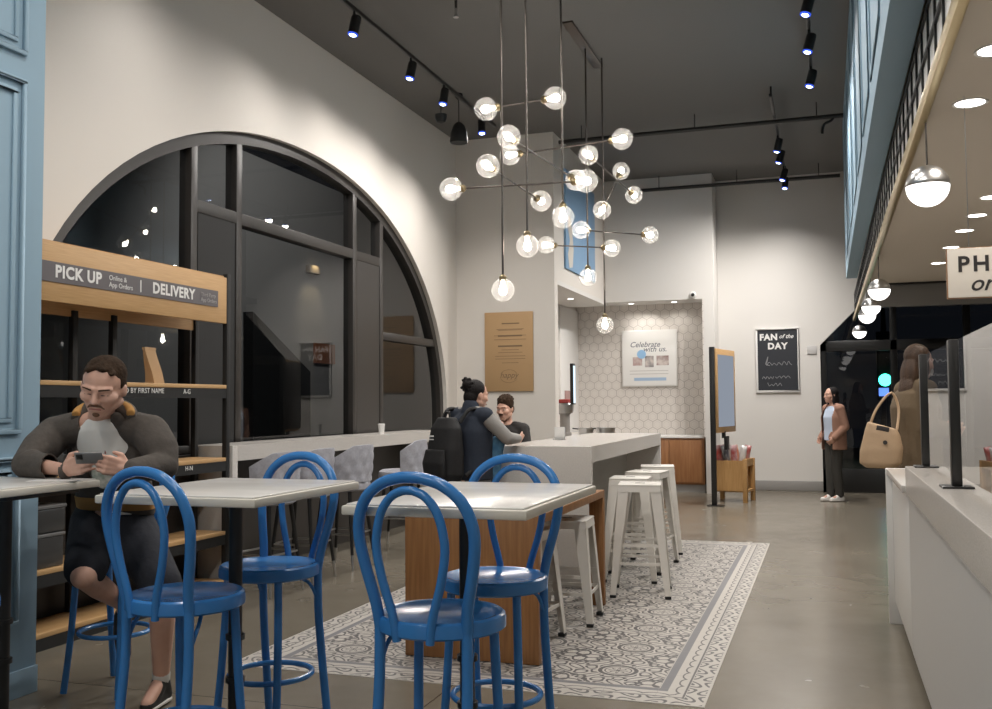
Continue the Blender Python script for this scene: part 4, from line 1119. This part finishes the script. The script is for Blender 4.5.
class Head:
    """local frame: x to the person's left, -y the way the face looks, z up; unit = metres"""
    def __init__(s, c, yaw, pitch, roll=0, k=1.0, wide=1.0):
        s.m = MX.Translation(V(c)) @ MX.Rotation(yaw, 4, 'Z') @ MX.Rotation(roll, 4, 'Y') @ MX.Rotation(pitch, 4, 'X') @ MX.Diagonal((k*wide, k, k, 1))
    def ball(s, mb, c, r, seg=20, rings=14): mb.ball(c, r, seg, rings, s.m)
    def bar(s, mb, a, ra, b_, rb):
        t_ = MB(); t_.caps(a, ra, b_, rb, 10); mb._add(t_.v, t_.f, s.m)
    def p(s, c): return s.m @ V(c)
    def skin(s, mb):
        s.ball(mb, (0, .012, .035), (.074, .093, .085)); s.ball(mb, (0, -.008, -.012), (.069, .078, .075))
        s.ball(mb, (0, -.022, -.050), (.060, .064, .058)); s.ball(mb, (0, -.048, -.068), (.042, .040, .036)); s.ball(mb, (0, -.066, -.094), (.024, .022, .018))
        for q in (-1, 1):
            s.ball(mb, (q*.036, -.048, -.018), (.034, .036, .032)); s.bar(mb, (q*.056, .002, -.055), .022, (q*.016, -.060, -.092), .018)
            s.ball(mb, (q*.077, .012, -.005), (.010, .020, .030), 12, 8)
            s.bar(mb, (q*.012, -.083, .028), .012, (q*.048, -.066, .026), .012)
            s.ball(mb, (q*.031, -.071, .006), (.018, .012, .012), 12, 8)
            s.ball(mb, (q*.012, -.094, -.029), (.009, .010, .008), 10, 8)
        s.bar(mb, (0, -.084, .018), .008, (0, -.106, -.022), .0125)
        s.ball(mb, (0, -.083, -.053), (.026, .013, .008), 12, 8); s.ball(mb, (0, -.081, -.066), (.021, .012, .008), 12, 8)
    def eyes(s, parent, closed=False):
        for q in (-1, 1):
            mb = MB()
            if closed: s.bar(mb, (q*.020, -.0830, .003), .0020, (q*.043, -.0775, .003), .0016)
            else: s.ball(mb, (q*.031, -.0765, .006), (.011, .010, .0075), 12, 8)
            mb.build('eye', M['ink'] if closed else M['eye'], parent)
            if not closed:
                mb = MB(); s.ball(mb, (q*.031, -.0835, .006), (.0048, .004, .0052), 10, 8); mb.build('iris', M['ink'], parent)
            mb = MB(); s.bar(mb, (q*.016, -.0945, .029), .0036, (q*.049, -.0785, .031), .0024); mb.build('eyebrow', M['hair'], parent)
    def mouth(s, parent):
        mb = MB(); s.bar(mb, (-.020, -.0945, -.059), .0028, (.020, -.0945, -.059), .0028); mb.build('mouth', mat('lips', (.33, .12, .10), .5) if 'lips' not in bpy.data.materials else bpy.data.materials['lips'], parent)
M['eye'] = mat('eye_white', (.55, .52, .49), .2)

def hand(mb, wrist, knuckle, side, down, curl=.6, thumb=1.0, k=1.0, sep=.0205, rf=.0085):
    """palm from wrist to knuckles, four unequal bent fingers and a side thumb; side = thumb side, down = curl direction"""
    w, kn = V(wrist), V(knuckle); d = (kn-w).normalized(); sd = V(side); sd = (sd-d*sd.dot(d)).normalized()
    dn = V(down); dn = (dn-d*dn.dot(d)-sd*dn.dot(sd)).normalized()
    L = (kn-w).length
    mb.caps(w, .024*k, w+d*L*.4, .026*k)
    for i in range(4):
        off = (1.5-i)*sep*k
        mb.caps(w+d*L*.25+sd*off*.6, .017*k, kn+sd*off, .0125*k, 10)
        ln = (.070, .080, .075, .058)[i]*k
        a0 = curl*(.6+.1*i); p = kn+sd*off
        for j, fr_ in enumerate((.45, .32, .23)):
            ang = a0*(j+1)*.85
            q = p+(d*math.cos(ang)+dn*math.sin(ang))*ln*fr_
            mb.caps(p, rf*k*(1-.07*j), q, rf*k*(.93-.07*j), 8); p = q
    b_ = w+d*L*.30+sd*.026*k
    t1 = b_+(d*.55+sd*.65+dn*.25*thumb)*.040*k; t2 = t1+(d*.85+sd*.05+dn*.45*thumb)*.034*k
    mb.caps(w+d*L*.2+sd*.012*k, .017*k, t1, .0115*k, 8); mb.caps(t1, .0112*k, t2, .009*k, 8)

def limb(mb, pts, rs):
    for i in range(len(pts)-1): mb.caps(pts[i], rs[i], pts[i+1], rs[i+1], 16)
def slab(mb, L, R, rl, n=6):
    """wide trunk section: row of balls from L to R"""
    L, R = V(L), V(R)
    for i in range(n+1): mb.ball(L.lerp(R, i/n), rl, 16, 10)
def hull(mb, rows):
    """lofted trunk: rows of (centre, half width vector, half depth vector)"""
    n = 24; vs = []; fs = []
    for c, a, b_ in rows:
        c, a, b_ = V(c), V(a), V(b_)
        for k in range(n):
            t_ = 2*PI*k/n; ct, st = math.cos(t_), math.sin(t_)
            vs.append(c+a*math.copysign(abs(ct)**.8, ct)+b_*math.copysign(abs(st)**.8, st))
    for i in range(len(rows)-1):
        for k in range(n): fs.append((i*n+k, i*n+(k+1) % n, (i+1)*n+(k+1) % n, (i+1)*n+k))
    fs.append(tuple(reversed(range(n)))); fs.append(tuple((len(rows)-1)*n+k for k in range(n)))
    mb._add(vs, fs)
def shoe(ankle, toe, parent, m_=None, k=1.0, sole=None):
    a, t_ = V(ankle), V(toe); d = t_-a; d.z = 0; d.normalize(); z0 = t_.z
    mb = MB(); heel = V((a.x, a.y, z0+.035))-d*.03
    mb.caps(V((a.x, a.y, a.z+.005)), .043*k, heel, .040*k); mb.caps(heel+V((0, 0, .0)), .036*k, V((t_.x, t_.y, z0+.026)), .032*k)
    mb.caps(V((a.x, a.y, a.z))+d*.01, .038*k, V((t_.x, t_.y, z0+.030))-d*.05, .034*k)
    sh = remesh(mb, 'shoe', m_ or M['shoe'], parent, .007, 3)
    s_ = MB(); s_.caps(V((heel.x, heel.y, z0+.010)), .040*k, V((t_.x, t_.y, z0+.010)), .035*k)
    for i, p in enumerate(s_.v): s_.v[i] = V((p.x, p.y, z0+max(0.0, min(.022, (p.z-z0-.010)*.4+.011))))
    s_.build('sole', sole or M['sole'], sh)
    return sh

# ---------------- the man with the phone
G = at
man = thing('person', 'person in a grey hooded jacket and dark shorts looking down at a phone', 'person', (-3.37, 4.05, 0))
def loc(p): return V(p)-V((-3.37, 4.05, 0))
def gp(px, py, y): return G(px, py, 'y', y)-V((-3.37, 4.05, 0))
hd = Head(gp(103, 388, 3.55), rad(22), rad(24), rad(7), 1.03, 1.13)
shR, shL = gp(56, 434, 3.72), gp(150, 433, 3.74)
elR, elL = gp(27, 467, 3.50), gp(164, 462, 3.68)
wrR, wrL = gp(64, 468, 3.42), gp(131, 468, 3.45)
elR.z = max(elR.z, 1.09+.055); elL.z = 1.09+.045; wrR.z = wrL.z = 1.09+.040
pel = loc((-3.37, 4.06, .86)); hipR, hipL = loc((-3.46, 4.02, .825)), loc((-3.27, 4.02, .825))
knR, knL = gp(84, 576, 3.66), gp(163, 588, 3.78)
anR = gp(124, 604, 4.08); anL = gp(161, 684, 3.93)
toL = V((anL.x+.03, anL.y-.14, .006)); anL.z = .11
ft = gp(122, 632, 4.12)
nk = (shR+shL)/2+V((0, -.01, .075))
chest = (shR+shL)/2+V((0, .05, -.12)); waist = pel.lerp(chest, .45)
sw = (shL-shR)/2
mb = MB()
hd.skin(mb)
limb(mb, [hd.p((0, .03, -.05)), nk], [.052, .056]); limb(mb, [nk, shR], [.045, .055]); limb(mb, [nk, shL], [.045, .055])
limb(mb, [nk+V((0, .02, -.03)), chest, waist, pel], [.05, .095, .10, .12])
limb(mb, [shR, elR, wrR], [.052, .040, .026]); limb(mb, [shL, elL, wrL], [.052, .040, .026])
limb(mb, [hipR, knR], [.085, .060]); limb(mb, [knR, knR.lerp(anR, .35), anR], [.056, .058, .036])
limb(mb, [hipL, knL], [.085, .060]); limb(mb, [knL, knL.lerp(anL, .32), anL], [.056, .058, .036])
limb(mb, [anR, ft], [.036, .030]); limb(mb, [anL, V((toL.x, toL.y, .045))], [.036, .028])
# hands holding the phone
ph = gp(89, 458, 3.335)
hr, hl = gp(80, 466, 3.37), gp(113, 466, 3.37)
hand(mb, wrR, wrR.lerp(ph+V((-.045, .02, -.025)), .85), (0, -.2, 1), (.9, -.3, .2), .95, 1.0, 1.02)
hand(mb, wrL, wrL.lerp(ph+V((.050, .02, -.025)), .85), (0, -.2, 1), (-.9, -.3, .2), .95, 1.0, 1.02)
remesh(mb, 'body', M['skin'], man, .0052, 3)
hd.eyes(man, closed=True); hd.mouth(man)
mb = MB()
hd.ball(mb, (0, .032, .053), (.0795, .092, .081)); hd.ball(mb, (0, .055, .0), (.072, .062, .06))
for q in (-1, 1): hd.ball(mb, (q*.068, .018, .030), (.013, .034, .036), 12, 8)
for k in range(30):
    a = random.uniform(-1, 1); b_ = random.uniform(-1, 1)
    hd.ball(mb, (a*.050, .0+b_*.050, .120-abs(a)*.020-max(0, -b_)*.010), (.012, .018, .010), 8, 6)
remesh(mb, 'hair', M['hair'], man, .006, 2)
mb = MB(); hd.bar(mb, (-.020, -.0935, -.043), .0045, (.020, -.0935, -.043), .0045); hd.bar(mb, (-.020, -.0935, -.043), .004, (-.030, -.083, -.058), .0025); hd.bar(mb, (.020, -.0935, -.043), .004, (.030, -.083, -.058), .0025)
mb.build('moustache', M['facial_hair'], man)
mb = MB(); hd.ball(mb, (0, -.085, -.088), (.014, .008, .010), 12, 8); mb.build('chin_beard', M['facial_hair'], man)
# t-shirt
fwd = V((math.sin(rad(32)), -math.cos(rad(32)), 0))
sd = V((fwd.y*-1, fwd.x, 0)); sdn = sw.normalized()
mb = MB()
hull(mb, [(pel+V((0, 0, -.05)), sdn*.17, fwd*.150), (pel.lerp(chest, .2), sdn*.17, fwd*.142), (waist, sdn*.165, fwd*.126), (chest+V((0, 0, -.02)), sdn*.17, fwd*.126), (nk+V((0, .01, -.06)), sdn*.145, fwd*.098), (nk+V((0, .0, -.005)), sdn*.078, fwd*.080)])
tee = remesh(mb, 'tee_shirt', M['tee'], man, .010, 3)
c0 = chest+fwd*.116+V((0, 0, .01))
M['print_green'] = mat('tee_print', (.20, .24, .20), .9, noise=(30, (.50, .49, .45), (1, 1, 1)))
M['print_red'] = mat('tee_print_red', (.28, .10, .09), .9)
mb = MB(); mb.ball((0, 0, 0), (.062, .014, .085), 18, 10, MX.Translation(c0+V((0, 0, -.055))) @ MX.Rotation(rad(25), 4, 'Z') @ MX.Rotation(rad(-8), 4, 'X'))
mb.build('print_motif', M['print_green'], tee)
mb = MB(); mb.cbox((0, 0, 0), (.070, .020, .032), MX.Translation(c0+V((.035, .006, .035))) @ MX.Rotation(rad(30), 4, 'Z')); mb.build('print_patch', M['print_red'], tee, bevel=.004)
# hooded jacket, open at the front
mb = MB()
hull(mb, [(pel+V((0, 0, .01)), sdn*.215, fwd*.155), (waist, sdn*.215, fwd*.15), (chest+V((0, 0, -.04)), sdn*.215, fwd*.142), (chest+V((0, .01, .06)), sdn*.205, fwd*.115), (nk+V((0, .01, .015)), sdn*.115, fwd*.085)])
limb(mb, [nk+V((0, .02, -.01)), shR+V((0, 0, .0))], [.062, .078]); limb(mb, [nk+V((0, .02, -.01)), shL], [.062, .078])
limb(mb, [shR, shR.lerp(elR, .5)+V((-.01, 0, 0)), elR, elR.lerp(wrR, .6), wrR], [.080, .077, .060, .052, .042])
limb(mb, [shL, shL.lerp(elL, .5)+V((.015, 0, 0)), elL, elL.lerp(wrL, .6), wrL], [.080, .077, .058, .050, .042])
for k in range(7): mb.ball(elR.lerp(wrR, k/7)+V((0, 0, .012*math.sin(k*2))), .056-.003*k, 12, 8)
ctr = nk
def opening(p):
    d = p-chest; f = d.dot(fwd); l = d.dot(sdn)
    if f < .03: return False
    z = p.z
    top = nk.z+.03; w_ = .030+.065*max(0, min(1, (z-(pel.z+.12))/(top-pel.z-.12)))
    return abs(l-.005) < w_
jk = remesh(mb, 'hooded_jacket', M['hoodie'], man, .0085, 4, cut=opening, solid=-.006)
# hood lying on the shoulders with ochre lining
mb = MB()
hp = []
for k in range(17):
    a = PI*(-.02+1.04*k/16)
    hp.append(nk+sdn*(.022-.148*math.cos(a))-fwd*(.085*math.sin(a)-.045)+V((0, 0, -.005+.05*math.sin(a))))
mb.tube(hp, [.026+.024*math.sin(PI*k/16) for k in range(17)], 12)
remesh(mb, 'hood', M['hoodie'], jk, .008, 3)
for q in (0, 1):
    mb = MB(); seq = hp[:6] if q == 0 else hp[-6:]
    seq = [p+V((0, 0, .022))+fwd*.012 for p in seq]
    mb.tube(seq, .020, 10); remesh(mb, 'hood_lining', M['ochre'], jk, .007, 2)
mb = MB()
hull(mb, [(pel.lerp(chest, .14), sdn*.226, fwd*.172), (pel.lerp(chest, .36), sdn*.226, fwd*.168)])
mb.build('jacket_hem', M['ochre'], jk, smooth=60)
# shorts
mb = MB()
hull(mb, [(pel+V((0, 0, -.09)), sdn*.20, fwd*.17), (pel+V((0, 0, .10)), sdn*.195, fwd*.152)])
limb(mb, [hipR, hipR.lerp(knR, .55), hipR.lerp(knR, .86)], [.125, .108, .098]); limb(mb, [hipL, hipL.lerp(knL, .55), hipL.lerp(knL, .95)], [.125, .108, .094])
remesh(mb, 'shorts', M['navy'], man, .010, 4)
MBs = MB(); MBs.caps(anL+V((0, 0, .0)), .041, anL.lerp(knL, .07), .042); MBs.build('sock', M['sock'], man)
shoe(anL, toL, man)
# the raised foot hangs behind the other leg
mb = MB(); mb.caps(anR.lerp(ft, .4), .044, ft, .042); mb.caps(ft, .042, ft+V((.03, -.02, -.10)), .036)
remesh(mb, 'shoe', M['shoe'], man, .007, 3)
t = thing('phone', 'grey phone held in both hands of the seated person', 'phone', tuple(ph+V((-3.37, 4.05, 0))), rad(25))
mm = MX.Rotation(rad(35), 4, 'X')
MB().cbox((0, 0, 0), (.112, .008, .058), mm).build('phone_body', M['phone'], t, bevel=.004, seg=3)
MB().cbox((-.036, -.0055, .010), (.026, .004, .026), mm).build('camera_bump', M['black'], t, bevel=.0015)
c = G(55, 480.5, 'z', 1.09)
o = MB().box(-.10, .10, -.05, .05, 0, .0015).build('napkin', M['plastic_white']); o.location = (c.x, c.y, 1.0902); o.rotation_euler = (0, 0, rad(20))
tag(o, 'flat white paper lying on the left table in front of the seated person', 'paper')

# ---------------- generic standing / seated figure
def figure(label, base, yaw, head_z, pose, cols, hair, k=1.0, sit=None):
    """pose: dict of joints in the person's own frame (x to their left, -y ahead)"""
    t = thing('person', label, 'person', base, 0)
    Rz = MX.Rotation(yaw, 4, 'Z')
    J = {n: Rz @ (V(p)*k) for n, p in pose.items()}
    R3 = Rz.to_3x3(); side = R3 @ V((1, 0, 0)); fw = R3 @ V((0, -1, 0))
    H = Head(J['head'], yaw+pose_turn.get(label, 0), rad(cols.get('nod', 6)), 0, k)
    mb = MB(); H.skin(mb)
    limb(mb, [H.p((0, .03, -.05)), J['neck']], [.048*k, .055*k]); limb(mb, [J['neck'], J['chest'], J['waist'], J['pelvis']], [.07*k, .11*k, .105*k, .12*k])
    for s_ in 'LR':
        limb(mb, [J['neck'], J['sh'+s_]], [.045*k, .048*k]); limb(mb, [J['sh'+s_], J['el'+s_], J['wr'+s_]], [.045*k, .036*k, .025*k])
        limb(mb, [J['pelvis'], J['hip'+s_], J['kn'+s_], J['kn'+s_].lerp(J['an'+s_], .3), J['an'+s_]], [.09*k, .08*k, .055*k, .054*k, .034*k])
        limb(mb, [J['an'+s_], J['an'+s_]+fw*.12*k+V((0, 0, -.05*k))], [.033*k, .028*k])
        d = (J['wr'+s_]-J['el'+s_]).normalized()
        hand(mb, J['wr'+s_], J['wr'+s_]+d*.085*k, fw*.8+V((0, 0, .5)), side*(1 if s_ == 'R' else -1)+fw*.2, .7, 1.0, k*.95)
    remesh(mb, 'body', cols['skin'], t, .007, 3)
    H.eyes(t); H.mouth(t)
    return t, J, H, side, fw, k
pose_turn = {}
def trunk(J, side, fw, w, dpt, lo, hi_w=None, k=1.0):
    mb = MB(); hw = hi_w or w
    hull(mb, [(J['pelvis']+V((0, 0, lo)), side*w*1.02*k, fw*dpt*1.05*k), (J['waist'], side*w*k, fw*dpt*k), (J['chest'], side*hw*k, fw*(dpt+.01)*k), (J['chest'].lerp(J['neck'], .62), side*hw*.88*k, fw*dpt*.85*k), (J['neck']+V((0, 0, .0)), side*.075*k, fw*.07*k)])
    return mb
def sleeves(mb, J, r0, r1, r2, k=1.0, upto=1.0):
    for s_ in 'LR':
        limb(mb, [J['neck'].lerp(J['sh'+s_], .5), J['sh'+s_], J['el'+s_], J['el'+s_].lerp(J['wr'+s_], upto)], [r0*.9*k, r0*k, r1*k, r2*k])
def legs(J, r0, r1, r2, k=1.0, low=.96):
    mb = MB()
    for s_ in 'LR':
        limb(mb, [J['pelvis'].lerp(J['hip'+s_], .5), J['hip'+s_], J['kn'+s_], J['kn'+s_].lerp(J['an'+s_], low)], [r0*1.05*k, r0*k, r1*k, r2*k])
    return mb
def feet(J, t, fw, k, m_, sole=None):
    for s_ in 'LR':
        a = J['an'+s_]; tip = a+fw*.145*k; tip.z = a.z-.085*k
        shoe(a, tip, t, m_, k, sole)
STAND = dict(head=(0, -.03, 1.60), neck=(0, .01, 1.44), chest=(0, .01, 1.27), waist=(0, .01, 1.08), pelvis=(0, .01, .94),
    shL=(.175, .01, 1.40), shR=(-.175, .01, 1.40), elL=(.23, .04, 1.12), elR=(-.23, .04, 1.12), wrL=(.23, -.06, .90), wrR=(-.23, -.06, .90),
    hipL=(.09, .01, .90), hipR=(-.09, .01, .90), knL=(.10, -.01, .49), knR=(-.10, -.01, .49), anL=(.10, .03, .09), anR=(-.10, .03, .09))

# ---------------- standing person with the backpack
lb = 'standing person with a black backpack and dark hair in a bun beside the stone counter'
P_ = dict(STAND); P_.update(elR=(-.30, -.12, 1.215), wrR=(-.21, -.33, 1.205), elL=(.24, .02, 1.12), wrL=(.20, -.16, .98), head=(0, -.06, 1.565))
pose_turn[lb] = rad(-10)
hc = at(474, 390, 'y', 7.15)
kk = 1.0
base = (hc.x-.02, 7.15, 0)
cols = dict(skin=M['skin'], nod=10)
t, J, H, side, fw, k = figure(lb, base, rad(152), 1.6, P_, cols, M['black_hair'], .935)
M['vest'] = mat('navy_vest', (.022, .030, .048), .85, bump=(22, .4)); M['sleeve'] = mat('grey_sleeve', (.30, .29, .275), .95, bump=(30, .3)); M['trouser'] = mat('dark_trouser', (.035, .037, .045), .9); M['greycloth'] = mat('grey_trouser', (.16, .16, .165), .9)
mb = MB(); sleeves(mb, J, .066, .056, .040, k, .92); remesh(mb, 'sleeves', M['sleeve'], t, .009, 3)
mb = trunk(J, side, fw, .195, .135, -.06, .20, k); limb(mb, [J['shL'], J['shR']], [.068, .068]); limb(mb, [J['neck']+V((0, 0, .03)), J['neck']+V((0, 0, .0))], [.068, .08]); remesh(mb, 'vest', M['vest'], t, .010, 4)
remesh(legs(J, .105, .075, .062, k), 'trousers', M['greycloth'], t, .010, 3)
feet(J, t, fw, k, M['shoe'])
mb = MB(); H.ball(mb, (0, .030, .045), (.084, .093, .088)); H.ball(mb, (0, .06, -.02), (.07, .058, .07)); remesh(mb, 'hair', M['black_hair'], t, .007, 2)
mb = MB(); H.ball(mb, (0, .105, .075), (.052, .045, .048))
for q in range(9): H.ball(mb, (.05*math.cos(q*.7), .11+.02*math.sin(q), .075+.05*math.sin(q*.7)), (.016, .022, .014), 8, 6)
remesh(mb, 'hair_bun', M['black_hair'], t, .007, 1)
# backpack: rests on the back, a thing of its own
bk = J['chest']-fw*.235+V((0, 0, -.13))-side*(-.03)
t2 = thing('backpack', 'black backpack worn by the standing person beside the counter', 'backpack', tuple(V(base)+bk), math.atan2(side.y, side.x))
M['pack'] = mat('black_pack_cloth', (.012, .012, .013), .75, bump=(25, .3))
mb = MB(); hull(mb, [((0, 0, -.24), (.14, 0, 0), (0, .075, 0)), ((0, 0, -.19), (.165, 0, 0), (0, .10, 0)), ((0, .0, .0), (.165, 0, 0), (0, .095, 0)), ((0, -.01, .16), (.145, 0, 0), (0, .075, 0)), ((0, -.02, .24), (.09, 0, 0), (0, .045, 0))])
remesh(mb, 'pack', M['pack'], t2, .010, 4)
mb = MB(); hull(mb, [((0, .105, -.20), (.12, 0, 0), (0, .03, 0)), ((0, .115, -.10), (.125, 0, 0), (0, .035, 0)), ((0, .10, .0), (.11, 0, 0), (0, .02, 0))]); remesh(mb, 'front_pocket', M['pack'], t2, .008, 3)
for s_ in (-1, 1): MB().tube(catmull([(s_*.10, -.06, .20), (s_*.125, -.14, .30), (s_*.13, -.27, .27), (s_*.14, -.32, .10), (s_*.15, -.22, -.10), (s_*.14, -.08, -.20)], 5), .016, 8).build('strap', M['pack'], t2)
MB().tube(catmull([(-.03, -.02, .235), (-.02, -.02, .275), (.02, -.02, .275), (.03, -.02, .235)], 5), .008, 8).build('grab_loop', M['pack'], t2)
mb = MB(); mb.cbox((.06, .088, .10), (.05, .006, .012)); mb.cbox((.06, .088, .075), (.05, .006, .008)); mb.build('reflector_tag', M['lettering'], t2)
# blue cloth bag on the forearm
cc = at(495, 437, 'y', 7.17)
t2 = thing('cloth_bag', 'blue cloth bag hanging from the standing person\'s forearm at the counter end', 'bag', (cc.x, cc.y, cc.z-.03))
M['bluecloth'] = mat('blue_cloth', (.05, .15, .27), .9, noise=(18, (.10, .24, .38), (1, 1, 1)))
mb = MB(); hull(mb, [((-.02, 0, -.30), (.05, .0, 0), (0, .03, 0)), ((-.02, 0, -.20), (.065, .01, 0), (0, .035, 0)), ((0, 0, -.08), (.062, .01, 0), (0, .035, 0)), ((.03, 0, .02), (.06, .01, 0), (0, .03, 0))]); mb.caps((.0, 0, .0), .038, (.13, .01, .04), .026)
remesh(mb, 'cloth', M['bluecloth'], t2, .009, 4)

# ---------------- seated guest behind the counter
lb = 'seated guest with dark hair and dark jacket behind the far end of the stone counter'
hc = at(507, 409, 'y', 9.4)
SIT = dict(head=(0, -.07, 1.36), neck=(0, -.01, 1.20), chest=(0, .0, 1.04), waist=(0, .03, .88), pelvis=(0, .06, .76), shL=(.17, -.01, 1.15), shR=(-.17, -.01, 1.15),
    elL=(.24, -.12, .93), elR=(-.24, -.14, .95), wrL=(.10, -.30, 1.00), wrR=(-.05, -.28, 1.17), hipL=(.09, .02, .73), hipR=(-.09, .02, .73), knL=(.12, -.38, .70), knR=(-.12, -.38, .70), anL=(.12, -.34, .32), anR=(-.12, -.34, .32))
pose_turn[lb] = rad(-14)
t, J, H, side, fw, k = figure(lb, (hc.x, 9.4, 0), rad(2), 1.4, SIT, dict(skin=M['skin'], nod=10), M['hair'], .99)
M['darkjacket'] = mat('black_jacket', (.022, .019, .018), .85, bump=(24, .3))
mb = trunk(J, side, fw, .175, .13, -.05, .19); sleeves(mb, J, .068, .055, .040); limb(mb, [J['shL'], J['shR']], [.07, .07]); remesh(mb, 'jacket', M['darkjacket'], t, .009, 4)
remesh(legs(J, .10, .072, .055), 'trousers', M['trouser'], t, .010, 3); feet(J, t, fw, 1, M['shoe'])
mb = MB(); H.ball(mb, (0, .020, .056), (.084, .094, .084)); H.ball(mb, (0, .055, -.01), (.07, .06, .065))
for q in (-1, 1): H.ball(mb, (q*.070, .01, .03), (.016, .03, .035), 10, 8)
for q in range(40):
    a_ = q*2.4; e_ = .25+1.1*(q/40); H.ball(mb, (.080*math.cos(a_)*math.cos(e_), .024+.088*math.sin(a_)*math.cos(e_), .060+.080*math.sin(e_)), (.018, .018, .014), 8, 6)
remesh(mb, 'hair', M['hair'], t, .007, 2)
mb = MB(); H.bar(mb, (-.022, -.094, -.044), .0055, (.022, -.094, -.044), .0055); mb.build('moustache', M['hair'], t)
tolix('white metal bar stool under the seated guest behind the stone counter', (hc.x, 9.47, 0), rad(0), .66, 'white metal stools')

# ---------------- standing woman at the far wall
lb = 'standing person in a tan cardigan and pale blue shirt near the far wall entrance'
P_ = dict(STAND); P_.update(elL=(.21, .07, 1.13), wrL=(.17, -.08, .97), elR=(-.21, .05, 1.12), wrR=(-.17, -.10, .96), anL=(.06, .05, .09), anR=(-.06, -.03, .09), hipL=(.08, .01, .9), hipR=(-.08, .01, .9), knL=(.07, .0, .49), knR=(-.07, -.02, .49))
p0 = at(832, 500, 'z', 0)
t, J, H, side, fw, k = figure(lb, (.075, 14.6, 0), rad(-58), 1.5, P_, dict(skin=M['skin'], nod=0), M['black_hair'], .925)
M['cardigan'] = mat('tan_cardigan', (.34, .19, .135), .95, bump=(30, .3)); M['paleblue'] = mat('pale_blue_shirt', (.55, .64, .78), .85); M['olive'] = mat('dark_olive_trouser', (.045, .043, .038), .9)
mb = trunk(J, side, fw, .155, .125, -.02, .16, k); remesh(mb, 'shirt', M['paleblue'], t, .010, 3)
mb = trunk(J, side, fw, .185, .15, -.14, .185, k); sleeves(mb, J, .062, .056, .046, k); limb(mb, [J['shL'], J['shR']], [.06, .06])
ch = J['chest'].copy()
def opn(p):
    d = p-ch; return d.dot(fw) > .035 and -.105 < d.dot(side) < .13 and (p-J['wrL']).length > .09 and (p-J['wrR']).length > .09
remesh(mb, 'cardigan', M['cardigan'], t, .010, 3, cut=opn, solid=-.008)
remesh(legs(J, .098, .072, .060, k), 'trousers', M['olive'], t, .010, 3); feet(J, t, fw, k, M['white'])
mb = MB(); H.ball(mb, (0, .032, .042), (.088, .094, .092)); H.ball(mb, (0, .075, -.08), (.080, .055, .12)); H.ball(mb, (0, .075, -.19), (.085, .05, .10))
for q in (-1, 1): H.ball(mb, (q*.072, .02, -.06), (.018, .045, .10), 10, 8)
remesh(mb, 'hair', M['black_hair'], t, .008, 2)

# ---------------- person with the tote at the counter end
lb = 'person in an olive coat with long brown hair ordering at the counter end'
P_ = dict(STAND); P_.update(elR=(-.22, .03, 1.13), wrR=(-.10, -.22, 1.10), elL=(.22, .0, 1.13), wrL=(.10, -.24, 1.12))
pose_turn[lb] = rad(8)
t, J, H, side, fw, k = figure(lb, (.665, 8.3, 0), rad(112), 1.6, P_, dict(skin=M['skin'], nod=8), M['brown_hair'], 1.06)
M['coat'] = mat('olive_brown_coat', (.135, .098, .060), .95, bump=(24, .4))
mb = trunk(J, side, fw, .20, .15, -.22, .20, k); sleeves(mb, J, .074, .064, .052, k); limb(mb, [J['shL'], J['shR']], [.07, .07]); limb(mb, [J['neck']+V((0, 0, .02)), J['chest']], [.075, .12]); remesh(mb, 'coat', M['coat'], t, .010, 4)
remesh(legs(J, .100, .075, .062, k), 'trousers', M['black_matte'], t, .010, 3); feet(J, t, fw, k, M['shoe'])
mb = MB(); H.ball(mb, (0, .030, .045), (.086, .095, .092)); H.ball(mb, (0, .075, -.08), (.085, .055, .13)); H.ball(mb, (0, .085, -.20), (.085, .045, .11))
for q in (-1, 1): H.ball(mb, (q*.074, .01, -.06), (.018, .045, .11), 10, 8)
remesh(mb, 'hair', M['brown_hair'], t, .008, 2)
mb = MB(); H.ball(mb, (0, -.078, -.058), (.046, .030, .038)); mb.build('face_mask', mat('white_mask', (.6, .6, .6), .8), t)
# tote bag
pb = at(880, 446, 'y', 7.95)
t2 = thing('tote_bag', 'large tan tote bag hanging from the shoulder of the person at the counter end', 'bag', (pb.x, pb.y, pb.z), rad(-8))
M['tote'] = mat('tan_leather', (.46, .32, .20), .6, bump=(18, .2))
mb = MB(); hull(mb, [((0, 0, -.165), (.10, 0, 0), (0, .06, 0)), ((0, 0, -.13), (.15, 0, 0), (0, .08, 0)), ((.01, 0, -.03), (.155, 0, .01), (0, .08, 0)), ((.02, 0, .10), (.125, 0, -.02), (0, .06, 0)), ((.02, 0, .155), (.105, 0, -.03), (0, .045, 0))])
tb = remesh(mb, 'tote_body', M['tote'], t2, .009, 4)
MB().tube(catmull([(-.07, .0, .15), (-.02, .04, .28), (.08, .10, .40), (.13, .10, .28), (.12, .02, .12)], 6), .010, 8).build('strap', M['tote'], t2)
mb = MB(); mb.lathe([(.008, 0), (.016, 0), (.016, .004), (.008, .004)], 16, frame((1, 0, 0), (0, 0, 1), (.045, -.086, .03))); mb.build('round_emblem', M['ink'], tb)
MB().cbox((.0, -.052, .135), (.09, .012, .035), MX.Rotation(rad(12), 4, 'Y')).build('dark_trim', M['ink'], t2, bevel=.003)
